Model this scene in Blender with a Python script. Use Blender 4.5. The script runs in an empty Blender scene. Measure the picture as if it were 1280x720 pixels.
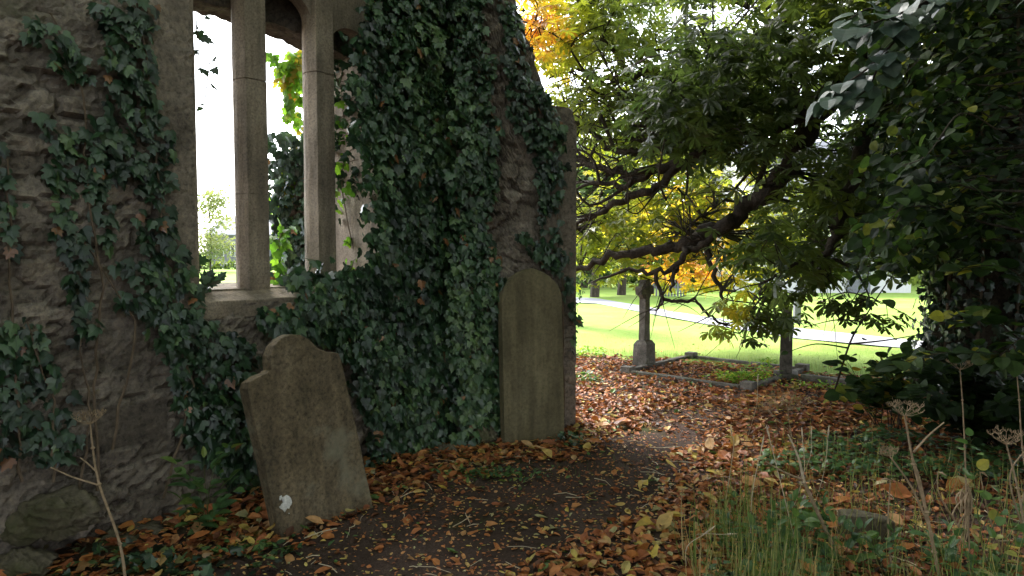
import bpy, math, random
import numpy as np
from mathutils import Vector, Matrix

rng = np.random.default_rng(7)
random.seed(7)
SC = bpy.context.scene
COL = SC.collection

# ------------------------------------------------------------------ camera, sky, sun, exposure
F = 870.0                      # focal length in photo pixels (1280 wide)
PITCH = math.radians(2.96)
CAMZ = 1.6
cam_d = bpy.data.cameras.new('camera')
cam_d.sensor_width = 36.0
cam_d.lens = F / 1280 * 36.0
cam_d.clip_start = 0.05
cam_d.clip_end = 2000
cam = bpy.data.objects.new('camera', cam_d)
COL.objects.link(cam)
cam.location = (0, 0, CAMZ)
cam.rotation_euler = (math.pi / 2 - PITCH, 0, 0)
SC.camera = cam

SUN_EL = math.radians(50)
SUN_AZ = math.radians(-35)     # from +Y (beyond the lawn), towards the left
wd = bpy.data.worlds.new('World')
SC.world = wd
wd.use_nodes = True
nt = wd.node_tree
bg = nt.nodes['Background']
sky = nt.nodes.new('ShaderNodeTexSky')
sky.sky_type = 'NISHITA'
sky.sun_disc = False
sky.sun_elevation = SUN_EL
sky.sun_rotation = SUN_AZ
sky.air_density = 1.0
sky.dust_density = 1.5
sky.ozone_density = 1.0
hs = nt.nodes.new('ShaderNodeHueSaturation')
hs.inputs['Saturation'].default_value = 0.32
hs.inputs['Value'].default_value = 1.0
nt.links.new(sky.outputs[0], hs.inputs['Color'])
nt.links.new(hs.outputs[0], bg.inputs[0])
bg.inputs[1].default_value = 0.15

sl = bpy.data.lights.new('sun', 'SUN')
sl.energy = 1.5
sl.angle = math.radians(14)
sl.color = (1.0, 0.97, 0.92)
sun = bpy.data.objects.new('sun', sl)
COL.objects.link(sun)
sd = Vector((math.sin(SUN_AZ) * math.cos(SUN_EL), math.cos(SUN_AZ) * math.cos(SUN_EL), math.sin(SUN_EL)))
sun.rotation_euler = sd.to_track_quat('Z', 'Y').to_euler()
sun.location = (0, 0, 20)

SC.view_settings.view_transform = 'Standard'
SC.view_settings.look = 'None'
SC.view_settings.gamma = 1
SC.view_settings.exposure = 3.0
SC.render.engine = 'CYCLES'
SC.cycles.max_bounces = 7
SC.cycles.diffuse_bounces = 4
SC.cycles.glossy_bounces = 2
SC.cycles.transmission_bounces = 5
SC.cycles.transparent_max_bounces = 4
SC.cycles.use_denoising = True
SC.cycles.caustics_reflective = False
SC.cycles.caustics_refractive = False

# ------------------------------------------------------------------ measuring helpers (photo pixel <-> place)
cp, sp = math.cos(PITCH), math.sin(PITCH)

def ray(px, py):
    x = (px - 640) / F
    y = -(py - 360) / F
    return np.array([x, cp + y * sp, -sp + y * cp])

def P(px, py, Y):
    d = ray(px, py)
    return np.array([0, 0, CAMZ]) + d * (Y / d[1])

def G(px, py, z=0.0):
    d = ray(px, py)
    return np.array([0, 0, CAMZ]) + d * ((z - CAMZ) / d[2])

def proj(p):
    p = np.asarray(p, float)
    q = p - np.array([0, 0, CAMZ])
    f = q[..., 1] * cp - q[..., 2] * sp
    u = q[..., 1] * sp + q[..., 2] * cp
    f = np.where(f < 0.05, 0.05, f)
    return 640 + F * q[..., 0] / f, 360 - F * u / f

def inpoly(x, y, poly):
    x = np.asarray(x, float); y = np.asarray(y, float)
    r = np.zeros(x.shape, bool)
    n = len(poly)
    for i in range(n):
        x1, y1 = poly[i]; x2, y2 = poly[(i + 1) % n]
        c = ((y1 > y) != (y2 > y)) & (x < (x2 - x1) * (y - y1) / ((y2 - y1) + 1e-12) + x1)
        r ^= c
    return r

# ------------------------------------------------------------------ noise
def _h(ix, iy, seed):
    v = np.sin(ix * 127.1 + iy * 311.7 + seed * 74.7) * 43758.5453
    return v - np.floor(v)

def vnoise(x, y, seed=0):
    ix = np.floor(x); iy = np.floor(y)
    fx = x - ix; fy = y - iy
    fx = fx * fx * (3 - 2 * fx); fy = fy * fy * (3 - 2 * fy)
    a = _h(ix, iy, seed); b = _h(ix + 1, iy, seed)
    c = _h(ix, iy + 1, seed); d = _h(ix + 1, iy + 1, seed)
    return (a * (1 - fx) + b * fx) * (1 - fy) + (c * (1 - fx) + d * fx) * fy

def fbm(x, y, seed=0, oct=4):
    x = np.asarray(x, float); y = np.asarray(y, float)
    s = 0; a = 0.5; t = 0
    for o in range(oct):
        s = s + a * vnoise(x * 2 ** o + 13.7 * o, y * 2 ** o + 7.1 * o, seed + o)
        t += a; a *= 0.5
    return s / t

def sstep(a, b, x):
    t = np.clip((x - a) / (b - a), 0, 1)
    return t * t * (3 - 2 * t)

# ------------------------------------------------------------------ mesh helpers
def link(o, parent=None):
    COL.objects.link(o)
    if parent is not None:
        o.parent = parent
    return o

def mesh_np(name, V, loops, sizes, mat, parent=None, smooth=False, attr=None, attrv=None):
    me = bpy.data.meshes.new(name)
    V = np.ascontiguousarray(V, np.float32)
    loops = np.ascontiguousarray(loops, np.int32).ravel()
    sizes = np.ascontiguousarray(sizes, np.int32)
    me.vertices.add(len(V)); me.vertices.foreach_set('co', V.ravel())
    me.loops.add(len(loops)); me.loops.foreach_set('vertex_index', loops)
    me.polygons.add(len(sizes))
    st = np.concatenate([[0], np.cumsum(sizes)[:-1]]).astype(np.int32)
    me.polygons.foreach_set('loop_start', st)
    try:
        me.polygons.foreach_set('loop_total', sizes)
    except Exception:
        pass
    me.polygons.foreach_set('use_smooth', np.full(len(sizes), smooth))
    if attr is not None:
        a = me.attributes.new('v', 'FLOAT', 'FACE'); a.data.foreach_set('value', np.ascontiguousarray(attr, np.float32))
    if attrv is not None:
        a = me.attributes.new('v', 'FLOAT', 'POINT'); a.data.foreach_set('value', np.ascontiguousarray(attrv, np.float32))
    me.update(calc_edges=True)
    me.materials.append(mat)
    return link(bpy.data.objects.new(name, me), parent)

class MB:
    """collects verts / faces for one mesh object"""
    def __init__(s):
        s.v = []; s.f = []
    def add(s, vs, fs):
        o = len(s.v)
        s.v += [tuple(map(float, p)) for p in vs]
        s.f += [tuple(i + o for i in f) for f in fs]
    def tube(s, pts, rad, n=7, cap=True):
        pts = [np.array(p, float) for p in pts]
        if np.isscalar(rad): rad = [rad] * len(pts)
        rings = []
        ref = None
        for i, p in enumerate(pts):
            d = pts[min(i + 1, len(pts) - 1)] - pts[max(i - 1, 0)]
            d = d / (np.linalg.norm(d) + 1e-9)
            if ref is None:
                ref = np.array([1, 0, 0.]) if abs(d[0]) < 0.8 else np.array([0, 1., 0])
            a = ref - d * np.dot(ref, d); a /= np.linalg.norm(a) + 1e-9
            b = np.cross(d, a); ref = a
            rings.append([p + rad[i] * (math.cos(t) * a + math.sin(t) * b) for t in [2 * math.pi * k / n for k in range(n)]])
        vs = [q for r in rings for q in r]; fs = []
        for i in range(len(pts) - 1):
            for k in range(n):
                k2 = (k + 1) % n
                fs.append((i * n + k, i * n + k2, (i + 1) * n + k2, (i + 1) * n + k))
        if cap:
            fs.append(tuple(range(n))[::-1]); fs.append(tuple((len(pts) - 1) * n + k for k in range(n)))
        s.add(vs, fs)
    def box(s, x0, y0, z0, x1, y1, z1):
        s.add([(x0, y0, z0), (x1, y0, z0), (x1, y1, z0), (x0, y1, z0), (x0, y0, z1), (x1, y0, z1), (x1, y1, z1), (x0, y1, z1)],
              [(0, 3, 2, 1), (4, 5, 6, 7), (0, 1, 5, 4), (1, 2, 6, 5), (2, 3, 7, 6), (3, 0, 4, 7)])
    def prism(s, poly, h0, h1, fn=None):
        """poly (u,v) extruded w from h0 to h1; fn maps (u,v,w)->xyz"""
        fn = fn or (lambda u, v, w: (u, v, w))
        n = len(poly)
        vs = [fn(u, v, h0) for u, v in poly] + [fn(u, v, h1) for u, v in poly]
        fs = [tuple(range(n))[::-1], tuple(range(n, 2 * n))]
        for i in range(n):
            j = (i + 1) % n
            fs.append((i, j, n + j, n + i))
        s.add(vs, fs)
    def build(s, name, mat, parent=None, smooth=False, bevel=0, seg=2, subdiv=0, rough=0, rscale=8, seed=0, fixn=True):
        import bmesh
        me = bpy.data.meshes.new(name)
        me.from_pydata(s.v, [], s.f)
        if fixn or bevel or subdiv:
            bm = bmesh.new(); bm.from_mesh(me)
            if bevel:
                bmesh.ops.bevel(bm, geom=[e for e in bm.edges if len(e.link_faces) == 2 and e.calc_face_angle(0) > 0.4], offset=bevel, segments=seg, affect='EDGES', profile=0.6)
            if subdiv:
                bmesh.ops.triangulate(bm, faces=[f for f in bm.faces if len(f.verts) > 4])
                for _ in range(subdiv):
                    bmesh.ops.subdivide_edges(bm, edges=bm.edges[:], cuts=1, use_grid_fill=True)
            if rough:
                bm.normal_update()
                for v in bm.verts:
                    c = v.co
                    k = fbm(c.x * rscale + c.y * 3.1, c.z * rscale + c.y * rscale, seed, 4) - 0.5
                    v.co = c + v.normal * (float(k) * 2 * rough)
            bmesh.ops.recalc_face_normals(bm, faces=bm.faces[:])
            bm.to_mesh(me); bm.free()
        if smooth:
            me.polygons.foreach_set('use_smooth', np.ones(len(me.polygons), bool))
        me.materials.append(mat)
        return link(bpy.data.objects.new(name, me), parent)

def tag(o, label=None, cat=None, group=None, kind=None):
    if label: o['label'] = label
    if cat: o['category'] = cat
    if group: o['group'] = group
    if kind: o['kind'] = kind
    return o

def thing(name, label, cat, loc=(0, 0, 0), group=None):
    o = bpy.data.objects.new(name, None)
    o.empty_display_size = 0.2
    COL.objects.link(o)
    o.location = loc
    tag(o, label, cat, group)
    return o

def localize(root):
    """children were built in world coordinates: keep them there under the moved root"""
    inv = Matrix.Translation(-Vector(root.location))
    for c in COL.objects:
        if c.parent is root and c.type == 'MESH':
            c.data.transform(inv)
            for g in COL.objects:
                if g.parent is c and g.type == 'MESH':
                    g.data.transform(inv)

# ------------------------------------------------------------------ materials
def new_mat(name):
    m = bpy.data.materials.new(name); m.use_nodes = True
    return m, m.node_tree, m.node_tree.nodes['Principled BSDF']

def N(nt, t, **kw):
    n = nt.nodes.new(t)
    for k, v in kw.items():
        if k in n.inputs: n.inputs[k].default_value = v
        else: setattr(n, k, v)
    return n

def ramp(nt, stops, fac=None, interp='LINEAR'):
    r = nt.nodes.new('ShaderNodeValToRGB')
    r.color_ramp.interpolation = interp
    e = r.color_ramp.elements
    while len(e) < len(stops): e.new(0.5)
    for i, (p, c) in enumerate(stops):
        e[i].position = p; e[i].color = (*c, 1) if len(c) == 3 else c
    if fac is not None: nt.links.new(fac, r.inputs[0])
    return r

def mixc(nt, a, b, fac, mode='MIX'):
    m = nt.nodes.new('ShaderNodeMix'); m.data_type = 'RGBA'; m.blend_type = mode
    for s, v in ((0, fac), (6, a), (7, b)):
        if hasattr(v, 'links') or hasattr(v, 'is_output'): nt.links.new(v, m.inputs[s])
        else: m.inputs[s].default_value = v if s == 0 else (*v, 1)
    return m.outputs[2]

def stone_mat(name, c1, c2, c3, scale=3.0, moss=0.0, mossc=(0.05, 0.065, 0.02), bump=0.4, spots=0.3, streak=False, use_v=False, fine=60, lichen=0.0):
    m, nt, b = new_mat(name); L = nt.links.new
    tc = N(nt, 'ShaderNodeTexCoord')
    n1 = N(nt, 'ShaderNodeTexNoise', Scale=float(scale), Detail=8.0, Roughness=0.65)
    L(tc.outputs['Object'], n1.inputs['Vector'])
    r1 = ramp(nt, [(0.3, c1), (0.5, c2), (0.7, c3)], n1.outputs['Fac'])
    col = r1.outputs[0]
    n2 = N(nt, 'ShaderNodeTexNoise', Scale=fine, Detail=5.0, Roughness=0.7)
    L(tc.outputs['Object'], n2.inputs['Vector'])
    r2 = ramp(nt, [(0.32, (0.45, 0.45, 0.45)), (0.5, (1, 1, 1)), (0.72, (1.5, 1.45, 1.35))], n2.outputs['Fac'])
    col = mixc(nt, col, r2.outputs[0], spots, 'MULTIPLY') if spots < 1 else mixc(nt, col, r2.outputs[0], 1.0, 'MULTIPLY')
    if use_v:
        at = N(nt, 'ShaderNodeAttribute', attribute_name='v')
        rv = ramp(nt, [(0.0, (0.42, 0.40, 0.38)), (0.5, (0.95, 0.92, 0.9)), (1.0, (1.45, 1.35, 1.2))], at.outputs['Fac'])
        col = mixc(nt, col, rv.outputs[0], 1.0, 'MULTIPLY')
    if streak:
        mp = N(nt, 'ShaderNodeMapping'); mp.inputs['Scale'].default_value = (5, 5, 0.7)
        L(tc.outputs['Object'], mp.inputs[0])
        n4 = N(nt, 'ShaderNodeTexNoise', Scale=2.5, Detail=5.0)
        L(mp.outputs[0], n4.inputs['Vector'])
        r4 = ramp(nt, [(0.35, (0.6, 0.6, 0.58)), (0.65, (1.15, 1.12, 1.05))], n4.outputs['Fac'])
        col = mixc(nt, col, r4.outputs[0], 0.8, 'MULTIPLY')
    if moss > 0:
        n3 = N(nt, 'ShaderNodeTexNoise', Scale=1.7, Detail=6.0, Roughness=0.7)
        L(tc.outputs['Object'], n3.inputs['Vector'])
        r3 = ramp(nt, [(0.62 - moss * 0.3, (0, 0, 0)), (0.75 - moss * 0.25, (1, 1, 1))], n3.outputs['Fac'])
        col = mixc(nt, col, mossc, r3.outputs[0])
    if lichen > 0:
        v = N(nt, 'ShaderNodeTexVoronoi', Scale=26.0); L(tc.outputs['Object'], v.inputs['Vector'])
        n5 = N(nt, 'ShaderNodeTexNoise', Scale=5.0, Detail=3.0); L(tc.outputs['Object'], n5.inputs['Vector'])
        ad = N(nt, 'ShaderNodeMath', operation='SUBTRACT'); L(v.outputs['Distance'], ad.inputs[0]); L(n5.outputs['Fac'], ad.inputs[1])
        rl = ramp(nt, [(0.0, (1, 1, 1)), (0.02, (0, 0, 0))], ad.outputs[0])
        rl.color_ramp.elements[0].position = 0.0
        m2 = N(nt, 'ShaderNodeMath', operation='MULTIPLY'); L(rl.outputs[0], m2.inputs[0]); m2.inputs[1].default_value = lichen
        col = mixc(nt, col, tuple(min(1, x * 1.7) for x in c3), m2.outputs[0])
    L(col, b.inputs['Base Color'])
    b.inputs['Roughness'].default_value = 0.88
    b.inputs['Specular IOR Level'].default_value = 0.25
    bp = N(nt, 'ShaderNodeBump', Strength=bump, Distance=0.02)
    n6 = N(nt, 'ShaderNodeTexNoise', Scale=fine * 0.5, Detail=8.0, Roughness=0.7)
    L(tc.outputs['Object'], n6.inputs['Vector'])
    L(n6.outputs['Fac'], bp.inputs['Height'])
    L(bp.outputs[0], b.inputs['Normal'])
    return m

def leaf_mat(name, stops, trans=0.35, tgain=1.5, rough=0.5, spec=0.4, bumpy=False):
    m, nt, b = new_mat(name); L = nt.links.new
    at = N(nt, 'ShaderNodeAttribute', attribute_name='v')
    r = ramp(nt, stops, at.outputs['Fac'])
    tc = N(nt, 'ShaderNodeTexCoord')
    n = N(nt, 'ShaderNodeTexNoise', Scale=28.0, Detail=3.0); L(tc.outputs['Object'], n.inputs['Vector'])
    rr = ramp(nt, [(0.3, (0.7, 0.7, 0.7)), (0.7, (1.25, 1.2, 1.1))], n.outputs['Fac'])
    col = mixc(nt, r.outputs[0], rr.outputs[0], 0.8, 'MULTIPLY')
    L(col, b.inputs['Base Color'])
    b.inputs['Roughness'].default_value = rough
    b.inputs['Specular IOR Level'].default_value = spec
    if trans > 0:
        t = N(nt, 'ShaderNodeBsdfTranslucent')
        tcx = mixc(nt, col, (tgain, tgain * 1.02, tgain * 0.6), 1.0, 'MULTIPLY')
        L(tcx, t.inputs['Color'])
        mx = N(nt, 'ShaderNodeMixShader'); mx.inputs[0].default_value = trans
        L(b.outputs[0], mx.inputs[1]); L(t.outputs[0], mx.inputs[2])
        L(mx.outputs[0], nt.nodes['Material Output'].inputs['Surface'])
    return m

def plain(name, c, rough=0.8, var=0.3, scale=12, spec=0.2, bump=0.0):
    m, nt, b = new_mat(name); L = nt.links.new
    tc = N(nt, 'ShaderNodeTexCoord')
    n = N(nt, 'ShaderNodeTexNoise', Scale=float(scale), Detail=6.0, Roughness=0.65); L(tc.outputs['Object'], n.inputs['Vector'])
    r = ramp(nt, [(0.3, tuple(x * (1 - var) for x in c)), (0.7, tuple(x * (1 + var) for x in c))], n.outputs['Fac'])
    L(r.outputs[0], b.inputs['Base Color'])
    b.inputs['Roughness'].default_value = rough; b.inputs['Specular IOR Level'].default_value = spec
    if bump:
        bp = N(nt, 'ShaderNodeBump', Strength=bump, Distance=0.02); L(n.outputs['Fac'], bp.inputs['Height']); L(bp.outputs[0], b.inputs['Normal'])
    return m

M = {}
M['rubble'] = stone_mat('rubble_stone', (0.105, 0.092, 0.079), (0.215, 0.188, 0.160), (0.35, 0.312, 0.268), scale=2.8, moss=0.18, mossc=(0.085, 0.085, 0.045), bump=0.9, spots=0.95, use_v=True, fine=34)
M['dressed'] = stone_mat('dressed_limestone', (0.17, 0.14, 0.11), (0.26, 0.215, 0.17), (0.34, 0.29, 0.23), scale=2.5, bump=0.35, spots=0.75, fine=70, streak=True)
M['pier'] = stone_mat('pier_limestone', (0.10, 0.082, 0.063), (0.165, 0.135, 0.105), (0.22, 0.185, 0.145), scale=2.5, bump=0.4, spots=0.7, fine=60, streak=True, moss=0.2)
M['headstone'] = stone_mat('headstone_sandstone', (0.095, 0.075, 0.048), (0.145, 0.115, 0.075), (0.19, 0.155, 0.11), scale=3.5, moss=0.32, mossc=(0.20, 0.185, 0.13), bump=0.7, spots=0.99, fine=42, streak=True, lichen=0.0)
M['headstone_olive'] = stone_mat('headstone_olive', (0.115, 0.098, 0.058), (0.17, 0.147, 0.09), (0.23, 0.20, 0.13), scale=1.6, moss=0.2, mossc=(0.09, 0.10, 0.04), bump=0.2, spots=0.5, fine=40, streak=True)
M['cross'] = stone_mat('cross_limestone', (0.05, 0.044, 0.036), (0.11, 0.098, 0.082), (0.20, 0.18, 0.155), scale=6.0, moss=0.25, bump=0.5, spots=0.7, fine=50)
M['rock'] = stone_mat('mossy_rock', (0.06, 0.05, 0.038), (0.11, 0.095, 0.065), (0.16, 0.14, 0.10), scale=4.0, moss=0.42, mossc=(0.055, 0.058, 0.022), bump=1.0, spots=0.8, fine=30)
M['bark'] = stone_mat('bark', (0.022, 0.017, 0.012), (0.045, 0.035, 0.026), (0.08, 0.065, 0.05), scale=5.0, bump=1.0, spots=0.8, fine=40, streak=True)
M['vine'] = plain('vine_bark', (0.13, 0.095, 0.065), var=0.4)
M['drystem'] = plain('dry_stem', (0.30, 0.22, 0.14), var=0.35, scale=30)
M['palestem'] = plain('pale_dry_stem', (0.50, 0.42, 0.30), var=0.3, scale=30)
M['greenstem'] = plain('green_stem', (0.10, 0.13, 0.04), var=0.3, scale=30)
M['ivy'] = leaf_mat('ivy_leaf', [(0.0, (0.009, 0.022, 0.014)), (0.45, (0.019, 0.052, 0.024)), (0.75, (0.042, 0.098, 0.040)), (0.93, (0.10, 0.17, 0.065)), (1.0, (0.22, 0.10, 0.04))], trans=0.12, rough=0.33, spec=0.7)
M['ivy_bright'] = leaf_mat('backlit_ivy_leaf', [(0.0, (0.02, 0.05, 0.015)), (0.35, (0.07, 0.16, 0.02)), (0.8, (0.16, 0.28, 0.03)), (1.0, (0.32, 0.16, 0.03))], trans=0.5, tgain=2.0, rough=0.4, spec=0.5)  # brighter copy of the ivy, with the light behind the leaves put into its colour
M['chestnut'] = leaf_mat('chestnut_leaf', [(0.0, (0.022, 0.038, 0.017)), (0.3, (0.048, 0.070, 0.024)), (0.55, (0.105, 0.132, 0.028)), (0.72, (0.22, 0.24, 0.03)), (0.86, (0.42, 0.30, 0.035)), (1.0, (0.38, 0.14, 0.02))], trans=0.5, tgain=2.3, rough=0.4, spec=0.45)
M['lime'] = leaf_mat('broad_leaf', [(0.0, (0.008, 0.017, 0.008)), (0.5, (0.016, 0.034, 0.012)), (0.85, (0.04, 0.072, 0.018)), (0.95, (0.20, 0.20, 0.03)), (1.0, (0.30, 0.2, 0.03))], trans=0.35, tgain=2.0, rough=0.6, spec=0.15)
M['greyleaf'] = leaf_mat('waxy_leaf', [(0.0, (0.022, 0.042, 0.032)), (0.6, (0.038, 0.07, 0.054)), (0.93, (0.055, 0.09, 0.055)), (1.0, (0.3, 0.28, 0.06))], trans=0.15, rough=0.42, spec=0.5)
M['herb'] = leaf_mat('herb_leaf', [(0.0, (0.03, 0.07, 0.03)), (0.5, (0.06, 0.13, 0.045)), (0.9, (0.11, 0.19, 0.05)), (1.0, (0.3, 0.28, 0.06))], trans=0.3, tgain=1.5, rough=0.45, spec=0.4)
M['litter'] = leaf_mat('fallen_leaf', [(0.0, (0.05, 0.026, 0.016)), (0.25, (0.13, 0.05, 0.026)), (0.5, (0.34, 0.115, 0.045)), (0.68, (0.50, 0.21, 0.065)), (0.8, (0.44, 0.28, 0.14)), (0.9, (0.52, 0.40, 0.08)), (0.96, (0.45, 0.40, 0.22)), (1.0, (0.10, 0.17, 0.05))], trans=0.15, tgain=1.2, rough=0.55, spec=0.3)
M['grass'] = leaf_mat('grass_blade', [(0.0, (0.05, 0.10, 0.025)), (0.5, (0.11, 0.18, 0.045)), (0.8, (0.26, 0.26, 0.10)), (1.0, (0.38, 0.30, 0.16))], trans=0.3, rough=0.5, spec=0.3)
M['brightherb'] = leaf_mat('bright_herb_leaf', [(0.0, (0.10, 0.22, 0.02)), (0.7, (0.2, 0.36, 0.04)), (1.0, (0.4, 0.4, 0.06))], trans=0.4, rough=0.5, spec=0.3)  # brighter, yellower green than the other herbs
M['yew'] = leaf_mat('conifer_needle', [(0.0, (0.012, 0.02, 0.012)), (0.7, (0.025, 0.035, 0.018)), (1.0, (0.07, 0.05, 0.03))], trans=0.1, rough=0.6, spec=0.2)
M['far'] = leaf_mat('far_foliage', [(0.0, (0.04, 0.07, 0.025)), (0.5, (0.08, 0.12, 0.03)), (0.85, (0.16, 0.18, 0.04)), (1.0, (0.34, 0.22, 0.04))], trans=0.35, tgain=1.6, rough=0.6, spec=0.2)
M['pale'] = leaf_mat('pale_foliage', [(0.0, (0.12, 0.16, 0.07)), (1.0, (0.26, 0.28, 0.12))], trans=0.35, tgain=1.5, rough=0.6, spec=0.2)
M['white'] = plain('whitewash', (0.42, 0.42, 0.42), var=0.08)
M['slate'] = plain('slate', (0.12, 0.125, 0.14), var=0.2)
M['glass'] = plain('window_glass', (0.03, 0.035, 0.04), rough=0.1, spec=0.8)
M['farstone'] = plain('far_stone', (0.13, 0.128, 0.145), var=0.25, scale=2)
M['whitepaint'] = plain('guano_patch', (0.56, 0.55, 0.52), var=0.4, scale=40)

# ------------------------------------------------------------------ walls: positions
WD = np.array([0.6247, 0.7809, 0.0])          # direction the ruined wall runs (away from us, to the right)
WN = np.array([0.7809, -0.6247, 0.0])         # its outward normal
WO = np.array([-2.14, 3.80, 0.0])
def W(s, z, u=0.0):                            # u: depth behind the face
    return WO + WD * s + np.array([0, 0, z]) - WN * u
PD = np.array([0.86, 0.51, 0.0]); PD /= np.linalg.norm(PD)
PN = np.array([PD[1], -PD[0], 0.0])
PO = np.array([0.565, 6.24, 0.0]) - PD * 1.16
def Q(s, z, u=0.0):
    return PO + PD * s + np.array([0, 0, z]) - PN * u

def gz(x, y):
    x = np.asarray(x, float); y = np.asarray(y, float)
    z = 0.05 * (fbm(x * 0.7, y * 0.7, 3, 3) - 0.5) + 0.03 * (fbm(x * 3, y * 3, 5, 3) - 0.5)
    dw = (x - WO[0]) * WN[0] + (y - WO[1]) * WN[1]
    sw = (x - WO[0]) * WD[0] + (y - WO[1]) * WD[1]
    z = z + 0.07 * np.exp(-np.clip(dw, 0, None) / 0.35) * (sw < 3.8)
    return z * np.clip(1.4 - np.hypot(x, y - 5) / 30, 0, 1)

# path (bare soil) centre line
PATH = [G(330, 760), G(480, 705), G(665, 628), G(775, 577), G(845, 535), G(885, 508), G(925, 492)]
def path_dist(x, y):
    x = np.asarray(x, float); y = np.asarray(y, float)
    best = np.full(x.shape, 1e9)
    for a, b in zip(PATH[:-1], PATH[1:]):
        ab = b[:2] - a[:2]; L2 = ab @ ab
        t = np.clip(((x - a[0]) * ab[0] + (y - a[1]) * ab[1]) / L2, 0, 1)
        d = np.hypot(x - a[0] - t * ab[0], y - a[1] - t * ab[1])
        best = np.minimum(best, d)
    return best

# lawn edge: line from L0 to L1
L0 = G(700, 441); L1 = G(1080, 474)
LDIR = (L1 - L0)[:2] / np.linalg.norm((L1 - L0)[:2]); LNRM = np.array([-LDIR[1], LDIR[0]])
def lawn_side(x, y):
    return (x - L0[0]) * LNRM[0] + (y - L0[1]) * LNRM[1]

# ------------------------------------------------------------------ ground
def grid_sheet(name, xs, ys, zf, mat, kind='structure', mask=None):
    X, Y = np.meshgrid(xs, ys)
    Z = zf(X, Y)
    V = np.stack([X.ravel(), Y.ravel(), Z.ravel()], 1)
    nx, ny = len(xs), len(ys)
    i = np.arange(nx - 1)[None, :] + nx * np.arange(ny - 1)[:, None]
    q = np.stack([i, i + 1, i + nx + 1, i + nx], -1).reshape(-1, 4)
    if mask is not None:
        c = V[q].mean(1)
        q = q[mask(c[:, 0], c[:, 1])]
    o = mesh_np(name, V, q, np.full(len(q), 4), mat, smooth=True)
    tag(o, kind=kind)
    return o

def soil_material():
    m, nt, b = new_mat('soil'); L = nt.links.new
    tc = N(nt, 'ShaderNodeTexCoord')
    n1 = N(nt, 'ShaderNodeTexNoise', Scale=1.4, Detail=9.0, Roughness=0.7); L(tc.outputs['Object'], n1.inputs['Vector'])
    r1 = ramp(nt, [(0.35, (0.055, 0.038, 0.031)), (0.55, (0.095, 0.066, 0.055)), (0.7, (0.135, 0.096, 0.082))], n1.outputs['Fac'])
    n2 = N(nt, 'ShaderNodeTexNoise', Scale=90.0, Detail=4.0, Roughness=0.8); L(tc.outputs['Object'], n2.inputs['Vector'])
    r2 = ramp(nt, [(0.35, (0.5, 0.5, 0.5)), (0.6, (1, 1, 1)), (0.72, (2.2, 2.1, 2.0))], n2.outputs['Fac'])
    c = mixc(nt, r1.outputs[0], r2.outputs[0], 0.9, 'MULTIPLY')
    n3 = N(nt, 'ShaderNodeTexNoise', Scale=0.9, Detail=6.0, Roughness=0.6); L(tc.outputs['Object'], n3.inputs['Vector'])
    r3 = ramp(nt, [(0.56, (0, 0, 0)), (0.66, (0.8, 0.8, 0.8))], n3.outputs['Fac'])
    c = mixc(nt, c, (0.05, 0.062, 0.018), r3.outputs[0])
    L(c, b.inputs['Base Color']); b.inputs['Roughness'].default_value = 0.97; b.inputs['Specular IOR Level'].default_value = 0.08
    bp = N(nt, 'ShaderNodeBump', Strength=0.9, Distance=0.02); 
    n4 = N(nt, 'ShaderNodeTexNoise', Scale=45.0, Detail=8.0, Roughness=0.75); L(tc.outputs['Object'], n4.inputs['Vector'])
    L(n4.outputs['Fac'], bp.inputs['Height']); L(bp.outputs[0], b.inputs['Normal'])
    return m
M['soil'] = soil_material()

def lawn_material():
    m, nt, b = new_mat('lawn'); L = nt.links.new
    tc = N(nt, 'ShaderNodeTexCoord')
    n1 = N(nt, 'ShaderNodeTexNoise', Scale=0.6, Detail=6.0, Roughness=0.6); L(tc.outputs['Object'], n1.inputs['Vector'])
    r1 = ramp(nt, [(0.3, (0.13, 0.21, 0.035)), (0.5, (0.17, 0.255, 0.045)), (0.7, (0.22, 0.29, 0.075))], n1.outputs['Fac'])
    n2 = N(nt, 'ShaderNodeTexNoise', Scale=30.0, Detail=4.0); L(tc.outputs['Object'], n2.inputs['Vector'])
    r2 = ramp(nt, [(0.3, (0.75, 0.75, 0.75)), (0.7, (1.2, 1.2, 1.2))], n2.outputs['Fac'])
    c = mixc(nt, r1.outputs[0], r2.outputs[0], 0.8, 'MULTIPLY')
    L(c, b.inputs['Base Color']); b.inputs['Roughness'].default_value = 0.9; b.inputs['Specular IOR Level'].default_value = 0.1
    return m
M['lawn'] = lawn_material()
M['tarmac'] = plain('tarmac', (0.21, 0.21, 0.225), var=0.12, scale=30)

def axis(fine0, fine1, step, far):
    a = np.arange(fine0, fine1 + 1e-6, step)
    g = []; x = fine1; st = step
    while x < far:
        st *= 1.25; x += st; g.append(x)
    g2 = []; x = fine0; st = step
    while x > -far:
        st *= 1.25; x -= st; g2.append(x)
    return np.array(g2[::-1] + list(a) + g)

grid_sheet('ground', axis(-5, 8, 0.045, 600), axis(1.5, 12, 0.045, 900), lambda X, Y: gz(X, Y), M['soil'])
lx = axis(-12, 20, 0.4, 500); ly = axis(7, 40, 0.4, 800)
grid_sheet('lawn', lx, ly, lambda X, Y: gz(X, Y) + 0.012 + 0.0 * X, M['lawn'],
           mask=lambda x, y: (lawn_side(x, y) > 0.0) & (y > 6))

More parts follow.
